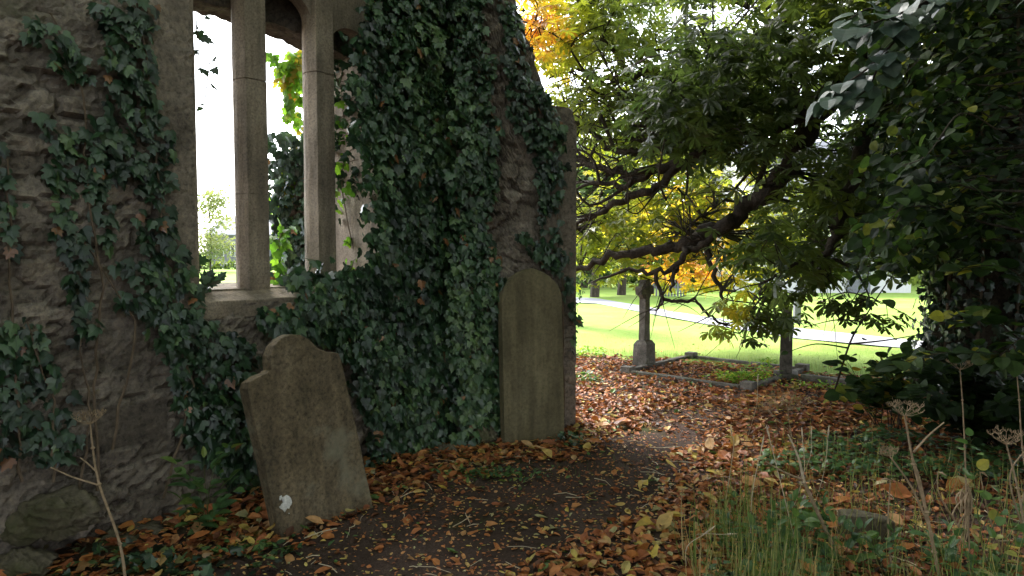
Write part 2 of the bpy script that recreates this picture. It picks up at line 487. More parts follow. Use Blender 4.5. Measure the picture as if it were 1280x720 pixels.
# tarmac path across the lawn
def tarmac():
    near = [G(1280, 456), G(1139, 438), G(998, 426), G(880, 407), G(800, 391), G(745, 380)]
    far = [G(1280, 440), G(1139, 427), G(998, 412), G(880, 396), G(800, 383), G(745, 374)]
    n0 = near[0] + (near[0] - near[1]) * 5; f0 = far[0] + (far[0] - far[1]) * 5
    near = [n0] + near; far = [f0] + far
    near.append(near[-1] + np.array([-6, 3, 0])); far.append(far[-1] + np.array([-6, 4.5, 0]))
    V = []
    for a, b in zip(near, far):
        for p in (a, b):
            V.append((p[0], p[1], float(gz(p[0], p[1])) + 0.03))
    q = [(2 * i, 2 * i + 2, 2 * i + 3, 2 * i + 1) for i in range(len(near) - 1)]
    o = mesh_np('path', V, np.array(q), np.full(len(q), 4), M['tarmac'], smooth=True)
    tag(o, kind='structure')
tarmac()

# ------------------------------------------------------------------ rubble relief
def rubble(s, z, seed):
    """height and tint of weathered irregular rubble at (s, z)"""
    sw = s + 0.16 * (fbm(s * 2.1, z * 2.1, seed, 3) - 0.5) + 0.05 * (fbm(s * 9, z * 9, seed + 5, 2) - 0.5)
    zw = z + 0.20 * (fbm(s * 1.3, z * 1.9, seed + 9, 3) - 0.5) + 0.05 * (fbm(s * 8, z * 10, seed + 4, 2) - 0.5)
    cw, ch = 0.25, 0.105
    gx = sw / cw; gy = zw / ch
    ix = np.floor(gx); iy = np.floor(gy)
    f1 = np.full(s.shape, 9.0); f2 = np.full(s.shape, 9.0); idv = np.zeros(s.shape); cy = np.zeros(s.shape)
    for a in (-2, -1, 0, 1, 2):
        for b in (-2, -1, 0, 1, 2):
            cx_ = ix + a; cy_ = iy + b
            px = cx_ + 0.12 + 0.76 * _h(cx_, cy_, seed + 1) + 0.5 * (cy_ % 2); py = cy_ + 0.15 + 0.7 * _h(cx_, cy_, seed + 2)
            r_ = 0.8 + 0.5 * _h(cx_, cy_, seed + 7)
            d = (np.maximum(np.abs(px - gx), np.abs(py - gy)) * 0.6 + np.hypot(px - gx, py - gy) * 0.4) / r_
            m = d < f1
            f2 = np.where(m, f1, np.minimum(f2, d)); idv = np.where(m, _h(cx_, cy_, seed + 3), idv); cy = np.where(m, py, cy); f1 = np.where(m, d, f1)
    e = (f2 - f1)
    fill = sstep(0.46, 0.72, fbm(s * 1.1, z * 1.4, seed + 30, 3))       # where the joints are still full of mortar
    joint = sstep(0.01, 0.15, e)
    big = fbm(s * 1.7, z * 1.7, seed + 20, 3)
    rough = fbm(s * 7, z * 15, seed + 2, 5) - 0.5
    flake = np.abs(fbm(s * 4, z * 18, seed + 12, 4) - 0.5)
    dep = 0.036 * (1 - 0.75 * fill)
    h = joint * dep + 0.030 * (idv - 0.5) * joint * (1 - 0.6 * fill) + 0.05 * (big - 0.5) + 0.026 * rough - 0.030 * flake + 0.024 * (fbm(s * 20, z * 26, seed + 16, 3) - 0.5) + 0.016 * (fbm(s * 38, z * 46, seed + 6, 3) - 0.5)
    t = 0.42 + 0.42 * (idv - 0.5) * (1 - 0.5 * fill) + 0.5 * (rough) + 0.25 * (big - 0.5) + 0.10 * fill
    t = t * (1 - (1 - joint) * (0.7 - 0.45 * fill))
    return h, t

def wall_panel(name, fn, s_ax, z_ax, top, thick, mat, parent, hole=None, seed=1, relief=1.0, smoothf=None, tintf=None):
    S, Z0 = np.meshgrid(s_ax, z_ax)
    T = top(S)
    Z = Z0 / z_ax[-1] * T if hole is None else Z0.copy()
    h, t = rubble(S, Z, seed)
    if smoothf is not None:
        k = smoothf(S, Z); h = h * k + 0.02 * (1 - k); t = t * k + 0.5 * (1 - k)
    if tintf is not None: t = tintf(S, Z, t)
    h = h * relief
    Pf = fn(0, 0)[None, None, :] * 0
    base = np.array(fn(0, 0)); ds = np.array(fn(1, 0)) - base; nn = base - np.array(fn(0, 0, 1))
    Vf = base + S[..., None] * ds + h[..., None] * nn
    Vf[..., 2] = Z + base[2]
    Vb = base + S[..., None] * ds - thick * nn
    Vb[..., 2] = Z + base[2]
    nz, ns = S.shape
    V = np.concatenate([Vf.reshape(-1, 3), Vb.reshape(-1, 3)]); off = nz * ns
    idx = np.arange(nz * ns).reshape(nz, ns)
    cell = np.ones((nz - 1, ns - 1), bool)
    if hole is not None:
        cs = (S[:-1, :-1] + S[1:, 1:]) / 2; cz = (Z[:-1, :-1] + Z[1:, 1:]) / 2
        cell &= ~((cs > hole[0]) & (cs < hole[1]) & (cz > hole[2]) & (cz < hole[3]))
    a = idx[:-1, :-1][cell]; b = idx[:-1, 1:][cell]; c = idx[1:, 1:][cell]; d = idx[1:, :-1][cell]
    quads = [np.stack([a, b, c, d], 1), np.stack([a, d, c, b], 1) + off]
    pad = np.zeros((nz + 1, ns + 1), bool); pad[1:-1, 1:-1] = cell
    # boundary edges -> skirts
    hb = pad[:-1, 1:-1] != pad[1:, 1:-1]   # between row r-1 and r, edge along row r
    for r_ in range(hb.shape[0]):
        cc = np.nonzero(hb[r_])[0]
        if len(cc):
            p = idx[r_, cc]; q = idx[r_, cc + 1]
            quads.append(np.stack([p, p + off, q + off, q], 1))
    vb = pad[1:-1, :-1] != pad[1:-1, 1:]
    for c_ in range(vb.shape[1]):
        rr = np.nonzero(vb[:, c_])[0]
        if len(rr):
            p = idx[rr, c_]; q = idx[rr + 1, c_]
            quads.append(np.stack([p, q, q + off, p + off], 1))
    F4 = np.concatenate(quads)
    return mesh_np(name, V, F4, np.full(len(F4), 4), mat, parent, smooth=False, attrv=np.concatenate([t.ravel(), t.ravel()]))

wall = thing('ruined_wall', 'ivy-hung ruined rubble stone wall with tall mullioned window', 'wall', tuple(WO))
HOLE = (0.42, 1.92, 1.28, 3.9)
def ax_with(a, b, step, cuts):
    pts = [a] + sorted(c for c in cuts if a < c < b) + [b]
    out = []
    for p, q in zip(pts[:-1], pts[1:]):
        n = max(1, int(round((q - p) / step)))
        out += list(np.linspace(p, q, n + 1)[:-1])
    return np.array(out + [b])
def block_tint(S, Z, t):
    # two dark smooth blocks near the foot and paler weathered band higher up
    for (px, py, w, h) in ((165, 530, 0.2, 0.13), (10, 555, 0.16, 0.12)):
        s0, z0 = px2wall(px, py)
        k = (np.abs(S - s0) < w) & (np.abs(Z - z0) < h)
        t = np.where(k, 0.10, t)
    return t * (0.8 + 0.5 * fbm(S * 1.3, Z * 1.3, 77, 3))
def px2wall(px, py, u=0.0):
    d = ray(px, py); o = np.array([0, 0, CAMZ])
    t = ((WO - WN * u - o) @ WN) / (d @ WN)
    p = o + d * t
    return (p - WO) @ WD, p[2]
def px2pier(px, py):
    d = ray(px, py); o = np.array([0, 0, CAMZ])
    t = ((PO - o) @ PN) / (d @ PN)
    p = o + d * t
    return (p - PO) @ PD, p[2]

def smooth_blocks(S, Z):
    k = np.ones(S.shape)
    for (px, py, w, h) in ((165, 530, 0.2, 0.13), (10, 555, 0.16, 0.12)):
        s0, z0 = px2wall(px, py)
        e = np.maximum(np.abs(S - s0) / w, np.abs(Z - z0) / h)
        k = np.minimum(k, 0.15 + 0.85 * sstep(0.9, 1.0, e))
    # dressed jamb strip left of the window
    e = sstep(0.17, 0.19, S) * (1 - sstep(0.41, 0.43, S)) * sstep(1.2, 1.3, Z)
    return np.minimum(k, 1 - 0.85 * e)
def tint_all(S, Z, t):
    t = block_tint(S, Z, t)
    e = sstep(0.17, 0.19, S) * (1 - sstep(0.41, 0.43, S)) * sstep(1.2, 1.3, Z)
    jn = np.minimum.reduce([np.abs(Z - c - 0.02 * (S - 0.3)) for c in (1.95, 2.75)])
    e2 = 0.66 * (0.35 + 0.65 * sstep(0.0, 0.012, jn))
    t = t * (1 - e) + e2 * e
    return t
wall_panel('masonry', W, ax_with(-2.6, 3.25, 0.022, [HOLE[0], HOLE[1]]), ax_with(-0.15, 5.2, 0.022, [HOLE[2], HOLE[3]]),
           lambda S: S * 0 + 5.2, 0.6, M['rubble'], wall, hole=HOLE, seed=11, smoothf=smooth_blocks, tintf=tint_all)
# fn W has base z 0; panel for the pier
s685, z685 = px2pier(684, 132)
s640, z640 = px2pier(641, 0)
s713, z713 = px2pier(714, 146)
def pier_top(S):
    rag = 0.07 * (fbm(S * 9, S * 0 + 2, 31, 3) - 0.5)
    slope = (z640 - z685) / (s685 - s640)
    t = np.where(S < s685, z685 + (s685 - S) * slope * 1.0 + rag + 0.25 * np.clip(s640 - S, 0, 1), z685 - 0.0 * S)
    bump_ = -0.16 * np.clip((S - (s713 - 0.04)) / 0.08, 0, 1) ** 2
    return np.clip(t + bump_, 0, 5.2)
wall_panel('end_pier', Q, ax_with(0.0, 1.16, 0.02, [s685]), np.arange(-0.15, 5.0, 0.022), pier_top, 0.75, M['rubble'], wall, seed=23,
           smoothf=lambda S, Z: 1 - 0.8 * sstep(s685 - 0.02, s685 + 0.01, S), tintf=lambda S, Z, t: t * (0.75 + 0.5 * fbm(S * 2, Z * 1.2, 5, 3)))
print('pier', s640, z640, s685, z685, s713, z713)

# window: sill, mullions, head tracery, rear lintel, jambs
SILLF = 1.30
mb = MB()
mb.prism([(0.36, SILLF - 0.10), (2.0, SILLF - 0.10), (2.0, SILLF), (0.36, SILLF)], -0.045, 0.02, lambda u, v, w: W(u, v, w))
mb2 = MB()
prof = [(-0.02, SILLF - 0.11), (-0.02, SILLF), (0.14, SILLF + 0.055), (0.14, SILLF + 0.058), (0.58, SILLF + 0.085), (0.58, SILLF - 0.11)]
mb2.prism(prof, 0.36, 1.98, lambda u, v, w: W(w, v, u))
mb2.build('window_sill', M['dressed'], wall, bevel=0.008, subdiv=3, rough=0.006, rscale=14)

def mullion(sc):
    sec = [(-0.075, 0.12), (0.075, 0.12), (0.095, 0.20), (0.095, 0.235), (0.06, 0.31), (-0.06, 0.31), (-0.095, 0.235), (-0.095, 0.20)]
    m_ = MB(); cuts = [SILLF + 0.045, 1.98 + 0.1 * (sc > 1), 2.72 + 0.15 * (sc > 1), 3.9]
    for k, (za, zb) in enumerate(zip(cuts[:-1], cuts[1:])):
        dx = (0.0, 0.003, -0.002)[k]
        m_.prism([(u + dx, v + dx) for u, v in sec], za + 0.0004, zb - 0.0004, lambda u, v, w: W(sc + u, w, v))
    return m_.build('mullion', M['dressed'], wall, bevel=0.0025, subdiv=3, rough=0.005, rscale=26, seed=int(sc * 10))
mullion(0.915); mullion(1.455)
# jambs
for (a, b) in ((0.40, 0.44), (1.885, 1.94)):
    m_ = MB()
    m_.prism([(a, -0.012), (b, -0.012), (b + (0.03 if a < 1 else -0.0), 0.30), (b + (0.02 if a < 1 else 0.0), 0.60), (a, 0.60)] if a < 1 else [(a, 0.0), (b, 0.0), (b, 0.6), (a - 0.03, 0.6), (a - 0.04, 0.3)],
             SILLF - 0.02, 3.9, lambda u, v, w: W(u, w, v))
    m_.build('jamb', M['dressed'], wall, bevel=0.006, subdiv=3, rough=0.006, rscale=12)
# cusped head plate over each light
for (a, b, hs_) in ((0.445, 0.835, 3.24), (0.99, 1.38, 3.17), (1.53, 1.885, 3.06)):
    c = (a + b) / 2; r_ = (b - a) / 2
    poly = [(a - 0.005, hs_)]
    for k in range(17):
        t = math.pi - math.pi * k / 16
        x = c + r_ * math.cos(t); y = hs_ + 1.05 * r_ * abs(math.sin(t)) ** 0.85
        poly.append((x, y))
    poly.append((b + 0.005, hs_)); 
    poly += [(b + 0.005, 3.88), (a - 0.005, 3.88)]
    m_ = MB(); m_.prism(poly, 0.16, 0.27, lambda u, v, w: W(u, v, w))
    m_.build('arched_head', M['dressed'], wall)
mb3 = MB(); mb3.box(0, 0, 0, 1, 1, 1)
m_ = MB(); m_.prism([(0.44, 3.20), (0.9, 3.21), (1.4, 3.18), (1.9, 3.08), (1.9, 3.9), (0.44, 3.9)], 0.34, 0.60, lambda u, v, w: W(u, v, w))
m_.build('rear_lintel', M['rubble'], wall, subdiv=5, rough=0.03, rscale=9)
localize(wall)

# ------------------------------------------------------------------ headstones
def slab_thing(name, label, cat, base, up, wdir, w, outline, t, mat, group=None, rough=0.004, seed=0, extra=None):
    """outline: (u 0..1 across, h metres up); leaning slab with its front face on 'base'"""
    up = np.array(up, float); up /= np.linalg.norm(up)
    wd_ = np.array(wdir, float); wd_ -= up * (wd_ @ up); wd_ /= np.linalg.norm(wd_)
    nn = np.cross(wd_, up)       # front normal
    base = np.array(base, float)
    fn = lambda u, v, k: base + wd_ * (u * w) + up * v - nn * k
    root = thing(name, label, cat, tuple(base))
    # front as a fine grid clipped to the outline gives weathering without ngon artefacts
    b = MB(); b.prism(outline, 0.0, t, fn)
    o = b.build('slab', mat, root, bevel=0.007, seg=2, subdiv=3, rough=rough, rscale=13, seed=seed)
    if extra: extra(root, fn, nn)
    localize(root)
    return root

a8 = math.radians(8)
wd1 = np.array([0.67, 0.742, 0.0]); n1 = np.array([0.742, -0.67, 0.0])
up1 = np.array([0, 0, 1.0]) * math.cos(a8) - wd1 * math.sin(a8) * 1.0 - n1 * math.sin(a8) * 1.0
out1 = [(0, -0.22), (1, -0.32), (1, 0.88), (0.985, 0.915), (0.93, 0.93), (0.875, 0.94), (0.80, 0.965), (0.765, 0.985), (0.74, 1.015), (0.70, 1.05),
        (0.62, 1.085), (0.52, 1.10), (0.42, 1.09), (0.34, 1.06), (0.285, 1.015), (0.265, 0.975), (0.26, 0.935), (0.22, 0.925), (0.12, 0.915), (0.03, 0.90), (0, 0.865)]
b1 = G(352, 676)
def patch1(root, fn, nn):
    m_ = MB(); k = 15; r_ = random.Random(5)
    pts = []
    for i in range(k):
        a = 2 * math.pi * i / k; rr = r_.uniform(0.55, 1.25)
        pts.append((0.115 + 0.034 * rr * math.cos(a) / 0.62, 0.185 + 0.040 * rr * math.sin(a)))
    m_.prism(pts, -0.0075, 0.0, fn)
    r2 = random.Random(9)
    for q in range(7):
        cx, cy, rr = 0.115 + r2.uniform(-0.075, 0.075), 0.185 + r2.uniform(-0.06, 0.05), r2.uniform(0.003, 0.008)
        m_.prism([(cx + rr * r2.uniform(.6, 1.3) * math.cos(a) / 0.62, cy + rr * r2.uniform(.6, 1.3) * math.sin(a)) for a in [k_ * 0.9 for k_ in range(7)]], -0.0065, 0.0, fn)
    m_.build('white_patch', M['whitepaint'], root)
slab_thing('headstone', 'leaning grey headstone with shouldered top and white patch near its foot', 'headstone', b1, up1, wd1, 0.62, out1, 0.10, M['headstone'], seed=3, extra=patch1, rough=0.007)

b2 = G(631, 562); e2 = G(706, 552)
w2v = e2 - b2; w2 = np.linalg.norm(w2v); wd2 = w2v / w2
n2 = np.array([wd2[1], -wd2[0], 0])
up2 = np.array([0, 0, 1.0]) - n2 * 0.05 + wd2 * 0.002
arch = [(0, -0.2), (1, -0.2)]
H2 = 1.20
for k in range(15):
    t = math.pi * k / 14
    arch.append((0.5 + 0.5 * math.cos(t), H2 + 0.27 * (0.8 * math.sin(t) ** 0.9 + 0.2 * (1 - abs(math.cos(t))))))
slab_thing('headstone', 'upright olive headstone with rounded top leaning on the wall end', 'headstone', b2, up2, wd2, w2, arch, 0.085, M['headstone_olive'], seed=9, rough=0.003)

# ------------------------------------------------------------------ crosses and grave kerbs
K1, K2, K3, K4 = G(775, 468), G(940, 491), G(970, 459), G(833, 446)
ex = (K2 - K1); ex /= np.linalg.norm(ex); ey = np.array([-ex[1], ex[0], 0])
plotL = np.linalg.norm(K2 - K1); plotW = 1.75
grave = thing('grave_kerb', 'low weathered stone kerb framing the leaf-filled grave plot', 'grave kerb', tuple(K1))
def kerb_bar(p, d, n_, L, w, h, name, parent, seed=0, h0=-0.1):
    m_ = MB(); m_.prism([(0, h0), (L, h0), (L, h), (0, h)], 0, w, lambda u, v, k: p + d * u + n_ * k + np.array([0, 0, v]))
    return m_.build(name, M['cross'], parent, bevel=0.008, subdiv=3, rough=0.006, rscale=9, seed=seed)
kerb_bar(K1 + ex * 0.16, ex, ey, plotL - 0.32, 0.08, 0.065, 'kerb_bar', grave, 1)
kerb_bar(K1 + ey * plotW + ex * 0.16, ex, ey, plotL - 0.32, 0.08, 0.065, 'kerb_bar', grave, 2)
kerb_bar(K1 + ey * 0.16 + ex * 0.0, ey, -ex * -1, plotW - 0.2, 0.08, 0.065, 'kerb_bar', grave, 3)
kerb_bar(K1 + ey * 0.16 + ex * (plotL - 0.1), ey, ex, plotW - 0.2, 0.08, 0.065, 'kerb_bar', grave, 4)
for (u, v) in ((0, 0), (plotL - 0.15, 0), (0, plotW - 0.03), (plotL - 0.15, plotW - 0.03)):
    kerb_bar(K1 + ex * u + ey * v, ex, ey, 0.15, 0.14, 0.11, 'corner_block', grave, 5)
localize(grave)

def cross_thing(label, base, nrm, H, armspan, shaft_w, shaft_t, ped, ring, head_h, plinth=None, group='stone crosses at the lawn edge'):
    """nrm: direction the broad face looks; arms lie along cross(z, nrm)"""
    nrm = np.array(nrm, float); nrm /= np.linalg.norm(nrm)
    ar = np.array([-nrm[1], nrm[0], 0])
    base = np.array(base, float)
    root = thing('stone_cross', label, 'grave cross', tuple(base), group)
    fn = lambda u, v, k: base + ar * u + np.array([0, 0, v]) + nrm * k
    z = 0.0
    if plinth:
        pw, ph = plinth
        m_ = MB(); m_.prism([(-pw / 2, -0.1), (pw / 2, -0.1), (pw / 2, ph), (-pw / 2, ph)], -pw / 2, pw / 2, fn)
        m_.build('plinth', M['cross'], root, bevel=0.01, subdiv=2, rough=0.005, seed=2); z = ph
    pw, pt, ph = ped
    m_ = MB()
    tw = shaft_w * 0.62; tt = shaft_t * 0.68
    v0 = [fn(a * pw / 2, z - 0.08 if not plinth else z, b * pt / 2) for a, b in ((-1, -1), (1, -1), (1, 1), (-1, 1))]
    v1 = [fn(a * pw * 0.47, z + ph * 0.86, b * pt * 0.47) for a, b in ((-1, -1), (1, -1), (1, 1), (-1, 1))]
    v2 = [fn(a * tw, z + ph, b * tt) for a, b in ((-1, -1), (1, -1), (1, 1), (-1, 1))]
    fs = [(3, 2, 1, 0), (8, 9, 10, 11)]
    for o_ in (0, 4):
        for i in range(4):
            j = (i + 1) % 4; fs.append((o_ + i, o_ + j, o_ + 4 + j, o_ + 4 + i))
    m_.add(v0 + v1 + v2, fs)
    m_.build('pedestal', M['cross'], root, bevel=0.008, subdiv=3, rough=0.006, seed=4)
    zt = z + ph; ch = H - head_h * 0.42   # centre of the head
    m_ = MB()
    w0, w1 = shaft_w / 2, shaft_w * 0.40
    al = armspan / 2; ah = shaft_w * 0.36
    prof = [(-w0, zt), (w0, zt), (w1, ch - ah * 1.3), (w1 * 1.05, ch - ah), (al, ch - ah * 1.1), (al, ch + ah * 1.1), (w1 * 1.05, ch + ah), (w1, H), (-w1, H), (-w1 * 1.05, ch + ah), (-al, ch + ah * 1.1), (-al, ch - ah * 1.1), (-w1 * 1.05, ch - ah), (-w1, ch - ah * 1.3)]
    m_.prism(prof, -shaft_t / 2, shaft_t / 2, fn)
    m_.build('shaft', M['cross'], root, bevel=0.006, subdiv=2, rough=0.004, rscale=20, seed=5)
    if ring:
        m_ = MB(); n = 28; ro, ri = ring
        vs = []; fs = []
        for k in range(n):
            t = 2 * math.pi * k / n
            for (r_, q) in ((ro, -1), (ro, 1), (ri, 1), (ri, -1)):
                vs.append(fn(r_ * math.cos(t), ch + r_ * math.sin(t), q * shaft_t * 0.36))
        for k in range(n):
            j = (k + 1) % n
            for c in range(4):
                d = (c + 1) % 4; fs.append((k * 4 + c, k * 4 + d, j * 4 + d, j * 4 + c))
        m_.add(vs, fs)
        m_.build('ring', M['cross'], root)
    localize(root)
    return root
cb = (G(802, 460) + G(808, 458)) / 2
cross_thing('ringed stone cross on a tall square pedestal at the left end of the kerbed plot', cb, ex, 1.22, 0.32, 0.145, 0.10, (0.24, 0.23, 0.38), (0.13, 0.092), 0.36)
cb2 = G(982, 474)
cross_thing('narrow stone cross seen edge-on on a low square plinth under chestnut leaves', cb2, (0.93, -0.37, 0), 0.92, 0.34, 0.19, 0.12, (0.20, 0.15, 0.52), None, 0.30, plinth=(0.29, 0.09))
kerb2 = thing('grave_kerb', 'stone kerb running right from the edge-on cross beside the lawn', 'grave kerb', tuple(cb2))
kerb_bar(cb2 + ex * 0.20 - ey * 0.05, ex, ey, 1.5, 0.09, 0.09, 'kerb_bar', kerb2, 6)
kerb_bar(cb2 - ey * 0.42 - ex * 0.06, ey, ex, 0.25, 0.11, 0.06, 'kerb_bar', kerb2, 7)
localize(kerb2)

# slab lying in the undergrowth on the right
sb = G(1051, 678)
slb = thing('stone_slab', 'small dark stone block half buried in ivy at the right', 'stone block', tuple(sb))
m_ = MB(); sdir = np.array([0.985, -0.17, 0])
fnS = lambda u, v, k: sb + sdir * u + np.array([-sdir[1] * -1 * 0, 0, 0]) + np.array([0.17, 0.985, 0]) * k + np.array([0, 0, v])
m_.prism([(0, -0.05), (0.27, -0.05), (0.275, 0.13), (0.15, 0.155), (0.01, 0.15)], 0, 0.11, fnS)
m_.build('block', M['rock'], slb, bevel=0.012, subdiv=3, rough=0.012, rscale=10, seed=8)
localize(slb)

# ------------------------------------------------------------------ rocks
def rock(label, c, size, seed, group=None, mat='rock'):
    import bmesh
    bm = bmesh.new(); bmesh.ops.create_icosphere(bm, subdivisions=5, radius=1)
    r_ = np.random.default_rng(seed)
    co = np.array([v.co[:] for v in bm.verts])
    # flatten with a few random planes for angular stone
    for k in range(9):
        n = r_.normal(size=3); n /= np.linalg.norm(n); d = r_.uniform(0.55, 0.85)
        pr = co @ n; m = pr > d
        co[m] -= np.outer(pr[m] - d, n) * 0.9
    co += co * (0.16 * (fbm(co[:, 0] * 17 + co[:, 2] * 13, co[:, 1] * 17 - co[:, 2] * 9, seed + 8, 3) - 0.5))[:, None]
    co += co * (0.50 * (fbm(co[:, 0] * 7 + co[:, 2] * 5, co[:, 1] * 7 - co[:, 2] * 4, seed + 3, 4) - 0.5))[:, None]
    co += co * (0.30 * (fbm(co[:, 0] * 3 + co[:, 2] * 2, co[:, 1] * 3 - co[:, 2], seed, 4) - 0.5))[:, None]
    co *= np.array(size)
    a = r_.uniform(-0.5, 0.5); R = np.array([[math.cos(a), -math.sin(a), 0], [math.sin(a), math.cos(a), 0], [0, 0, 1]])
    co = co @ R.T
    for v, p in zip(bm.verts, co): v.co = p
    me = bpy.data.meshes.new('rock'); bm.to_mesh(me); bm.free()
    me.polygons.foreach_set('use_smooth', np.ones(len(me.polygons), bool))
    me.materials.append(M[mat])
    o = link(bpy.data.objects.new('rock', me)); o.location = tuple(c)
    tag(o, label, 'rock', group)
    return o
def on_wall(px, py, out=0.05):
    s, z = px2wall(px, py); return W(s, z, -out)
rg = 'rocks at the wall foot'
rock('large mossy boulder at the foot of the wall in the bottom left', on_wall(50, 640, 0.02), (0.27, 0.16, 0.13), 4, rg)
rock('dark rock at the very bottom left corner below the mossy boulder', on_wall(20, 706, 0.1), (0.16, 0.13, 0.10), 5, rg)
rock('flat brown stone beside the mossy boulder under the dead hogweed', on_wall(150, 668, 0.04), (0.20, 0.12, 0.07), 6, rg)
rock('grey stone in the wall foot left of the leaning headstone', on_wall(255, 640, 0.02), (0.14, 0.10, 0.09), 7, rg)
rock('moss-covered stone between the ivy and the rounded headstone', G(594, 562) + np.array([0, 0.12, 0.07]), (0.17, 0.13, 0.13), 8, rg)
rock('small lump of stone hidden in leaves beside the moss-covered one', G(560, 577) + np.array([-0.05, 0.14, 0.02]), (0.12, 0.08, 0.07), 9, rg)

# ------------------------------------------------------------------ leaf machinery
def norm(a): return a / (np.linalg.norm(a, axis=-1, keepdims=True) + 1e-9)

def leaf_cloud(name, tmpl, pos, tipd, nrm, scale, v, mat, parent=None, wscale=None, smooth=False):
    """one mesh of many leaves; tmpl = (verts (x across, y along, z up), faces)"""
    TV, TF = tmpl
    TV = np.array(TV, float); n = len(pos)
    tipd = norm(tipd); nrm = norm(nrm - tipd * np.sum(nrm * tipd, -1, keepdims=True))
    xd = np.cross(tipd, nrm)
    R = np.stack([xd, tipd, nrm], 1)                     # n,3,3 rows
    T = TV[None] * np.asarray(scale).reshape(-1, 1, 1)
    if wscale is not None: T = T * np.stack([wscale, np.ones(n), wscale], 1)[:, None, :]
    V = np.einsum('nvk,nkj->nvj', T, R) + pos[:, None, :]
    loops = np.concatenate([np.array(f) for f in TF]); sizes = np.array([len(f) for f in TF])
    Lo = (loops[None] + (np.arange(n) * len(TV))[:, None]).ravel()
    Sz = np.tile(sizes, n)
    at = np.repeat(np.clip(v, 0, 1), len(TF))
    return mesh_np(name, V.reshape(-1, 3), Lo, Sz, mat, parent, smooth=smooth, attr=at)

def ivy_tmpl():
    o = [(0, 0), (0.20, -0.10), (0.42, -0.02), (0.52, 0.22), (0.33, 0.30), (0.40, 0.62), (0.20, 0.60), (0, 1.0)]
    pts = o + [(-x, y) for x, y in o[1:-1][::-1]]
    V = [(0, 0.28, 0.05)] + [(x, y, 0.05 - 0.22 * abs(x) - 0.10 * (y - 0.3) ** 2) for x, y in pts]
    n = len(pts)
    return V, [(0, 1 + i, 1 + (i + 1) % n) for i in range(n)]
def ovate_tmpl(w=0.5, curl=0.15, fold=0.25):
    ys = [0.0, 0.16, 0.4, 0.68, 0.88, 1.0]; ws = [0.02, 0.72, 1.0, 0.78, 0.36, 0.0]
    V = []; F_ = []
    for y, k in zip(ys, ws):
        zc = -curl * (y - 0.3) ** 2 * 2; x = w / 2 * k
        V += [(-x, y, zc + fold * x), (0, y, zc), (x, y, zc + fold * x)]
    for i in range(len(ys) - 1):
        a = i * 3; F_ += [(a, a + 1, a + 4, a + 3), (a + 1, a + 2, a + 5, a + 4)]
    return V, F_
def round_tmpl():
    ys = [0.0, 0.06, 0.25, 0.5, 0.75, 0.92, 1.0]; ws = [0.1, 0.6, 0.98, 1.0, 0.72, 0.3, 0.0]
    V = []; F_ = []
    for y, k in zip(ys, ws):
        zc = -0.25 * (y - 0.3) ** 2; x = 0.42 * k
        V += [(-x, y, zc + 0.15 * x), (0, y, zc), (x, y, zc + 0.15 * x)]
    for i in range(len(ys) - 1):
        a = i * 3; F_ += [(a, a + 1, a + 4, a + 3), (a + 1, a + 2, a + 5, a + 4)]
    return V, F_
def palm_tmpl(nl=7, seed=0):
    r_ = random.Random(seed); V = []; F_ = []
    for k in range(nl):
        t = (k / (nl - 1) - 0.5) * math.radians(250)
        L = 1.0 - 0.42 * abs(t) / math.radians(125); L *= r_.uniform(0.88, 1.08)
        ys = [0.05, 0.35, 0.68, 0.86, 1.0]; ws = [0.03, 0.11, 0.18, 0.13, 0.0]
        dz = r_.uniform(-0.3, -0.05); o_ = len(V)
        for y, w in zip(ys, ws):
            for sx in (-1, 0, 1):
                x = sx * w * L; yy = y * L
                X = x * math.cos(t) + yy * math.sin(t); Y = -x * math.sin(t) + yy * math.cos(t)
                V.append((X, Y, dz * y * y + (0.05 if sx else 0) * w * 4))
        for i in range(len(ys) - 1):
            a = o_ + i * 3; F_ += [(a, a + 1, a + 4, a + 3), (a + 1, a + 2, a + 5, a + 4)]
    return V, F_
def curled_tmpl(seed):
    r_ = random.Random(seed)
    ys = [0, 0.2, 0.45, 0.7, 0.9, 1.0]; ws = [0.05, 0.6, 1.0, 0.85, 0.45, 0.02]
    V = []; F_ = []; c = r_.uniform(-0.35, 0.55); f = r_.uniform(-0.3, 0.7); tw = r_.uniform(-0.5, 0.5)
    for y, k in zip(ys, ws):
        x = r_.uniform(0.22, 0.34) * k; zc = c * (y - 0.5) ** 2
        V += [(-x, y + r_.uniform(-.03, .03), zc + f * x + tw * x * y + r_.uniform(-.04, .04)), (0, y, zc), (x, y + r_.uniform(-.03, .03), zc + f * x - tw * x * y + r_.uniform(-.04, .04))]
    for i in range(len(ys) - 1):
        a = i * 3; F_ += [(a, a + 1, a + 4, a + 3), (a + 1, a + 2, a + 5, a + 4)]
    return V, F_
def blade_tmpl():
    V = []; F_ = []
    for i, (y, w, z) in enumerate([(0, 0.012, 0), (0.35, 0.012, 0.02), (0.7, 0.008, 0.12), (1.0, 0.001, 0.32)]):
        V += [(-w, y, z), (w, y, z)]
    for i in range(3):
        a = i * 2; F_.append((a, a + 1, a + 3, a + 2))
    return V, F_
IVY = ivy_tmpl(); OV = ovate_tmpl(); RD = round_tmpl(); PALM = palm_tmpl(7, 1); PALM5 = palm_tmpl(5, 2); BLADE = blade_tmpl()
NARROW = ovate_tmpl(0.3, 0.2, 0.3)

def rvec(n, s=1.0): return rng.normal(size=(n, 3)) * s

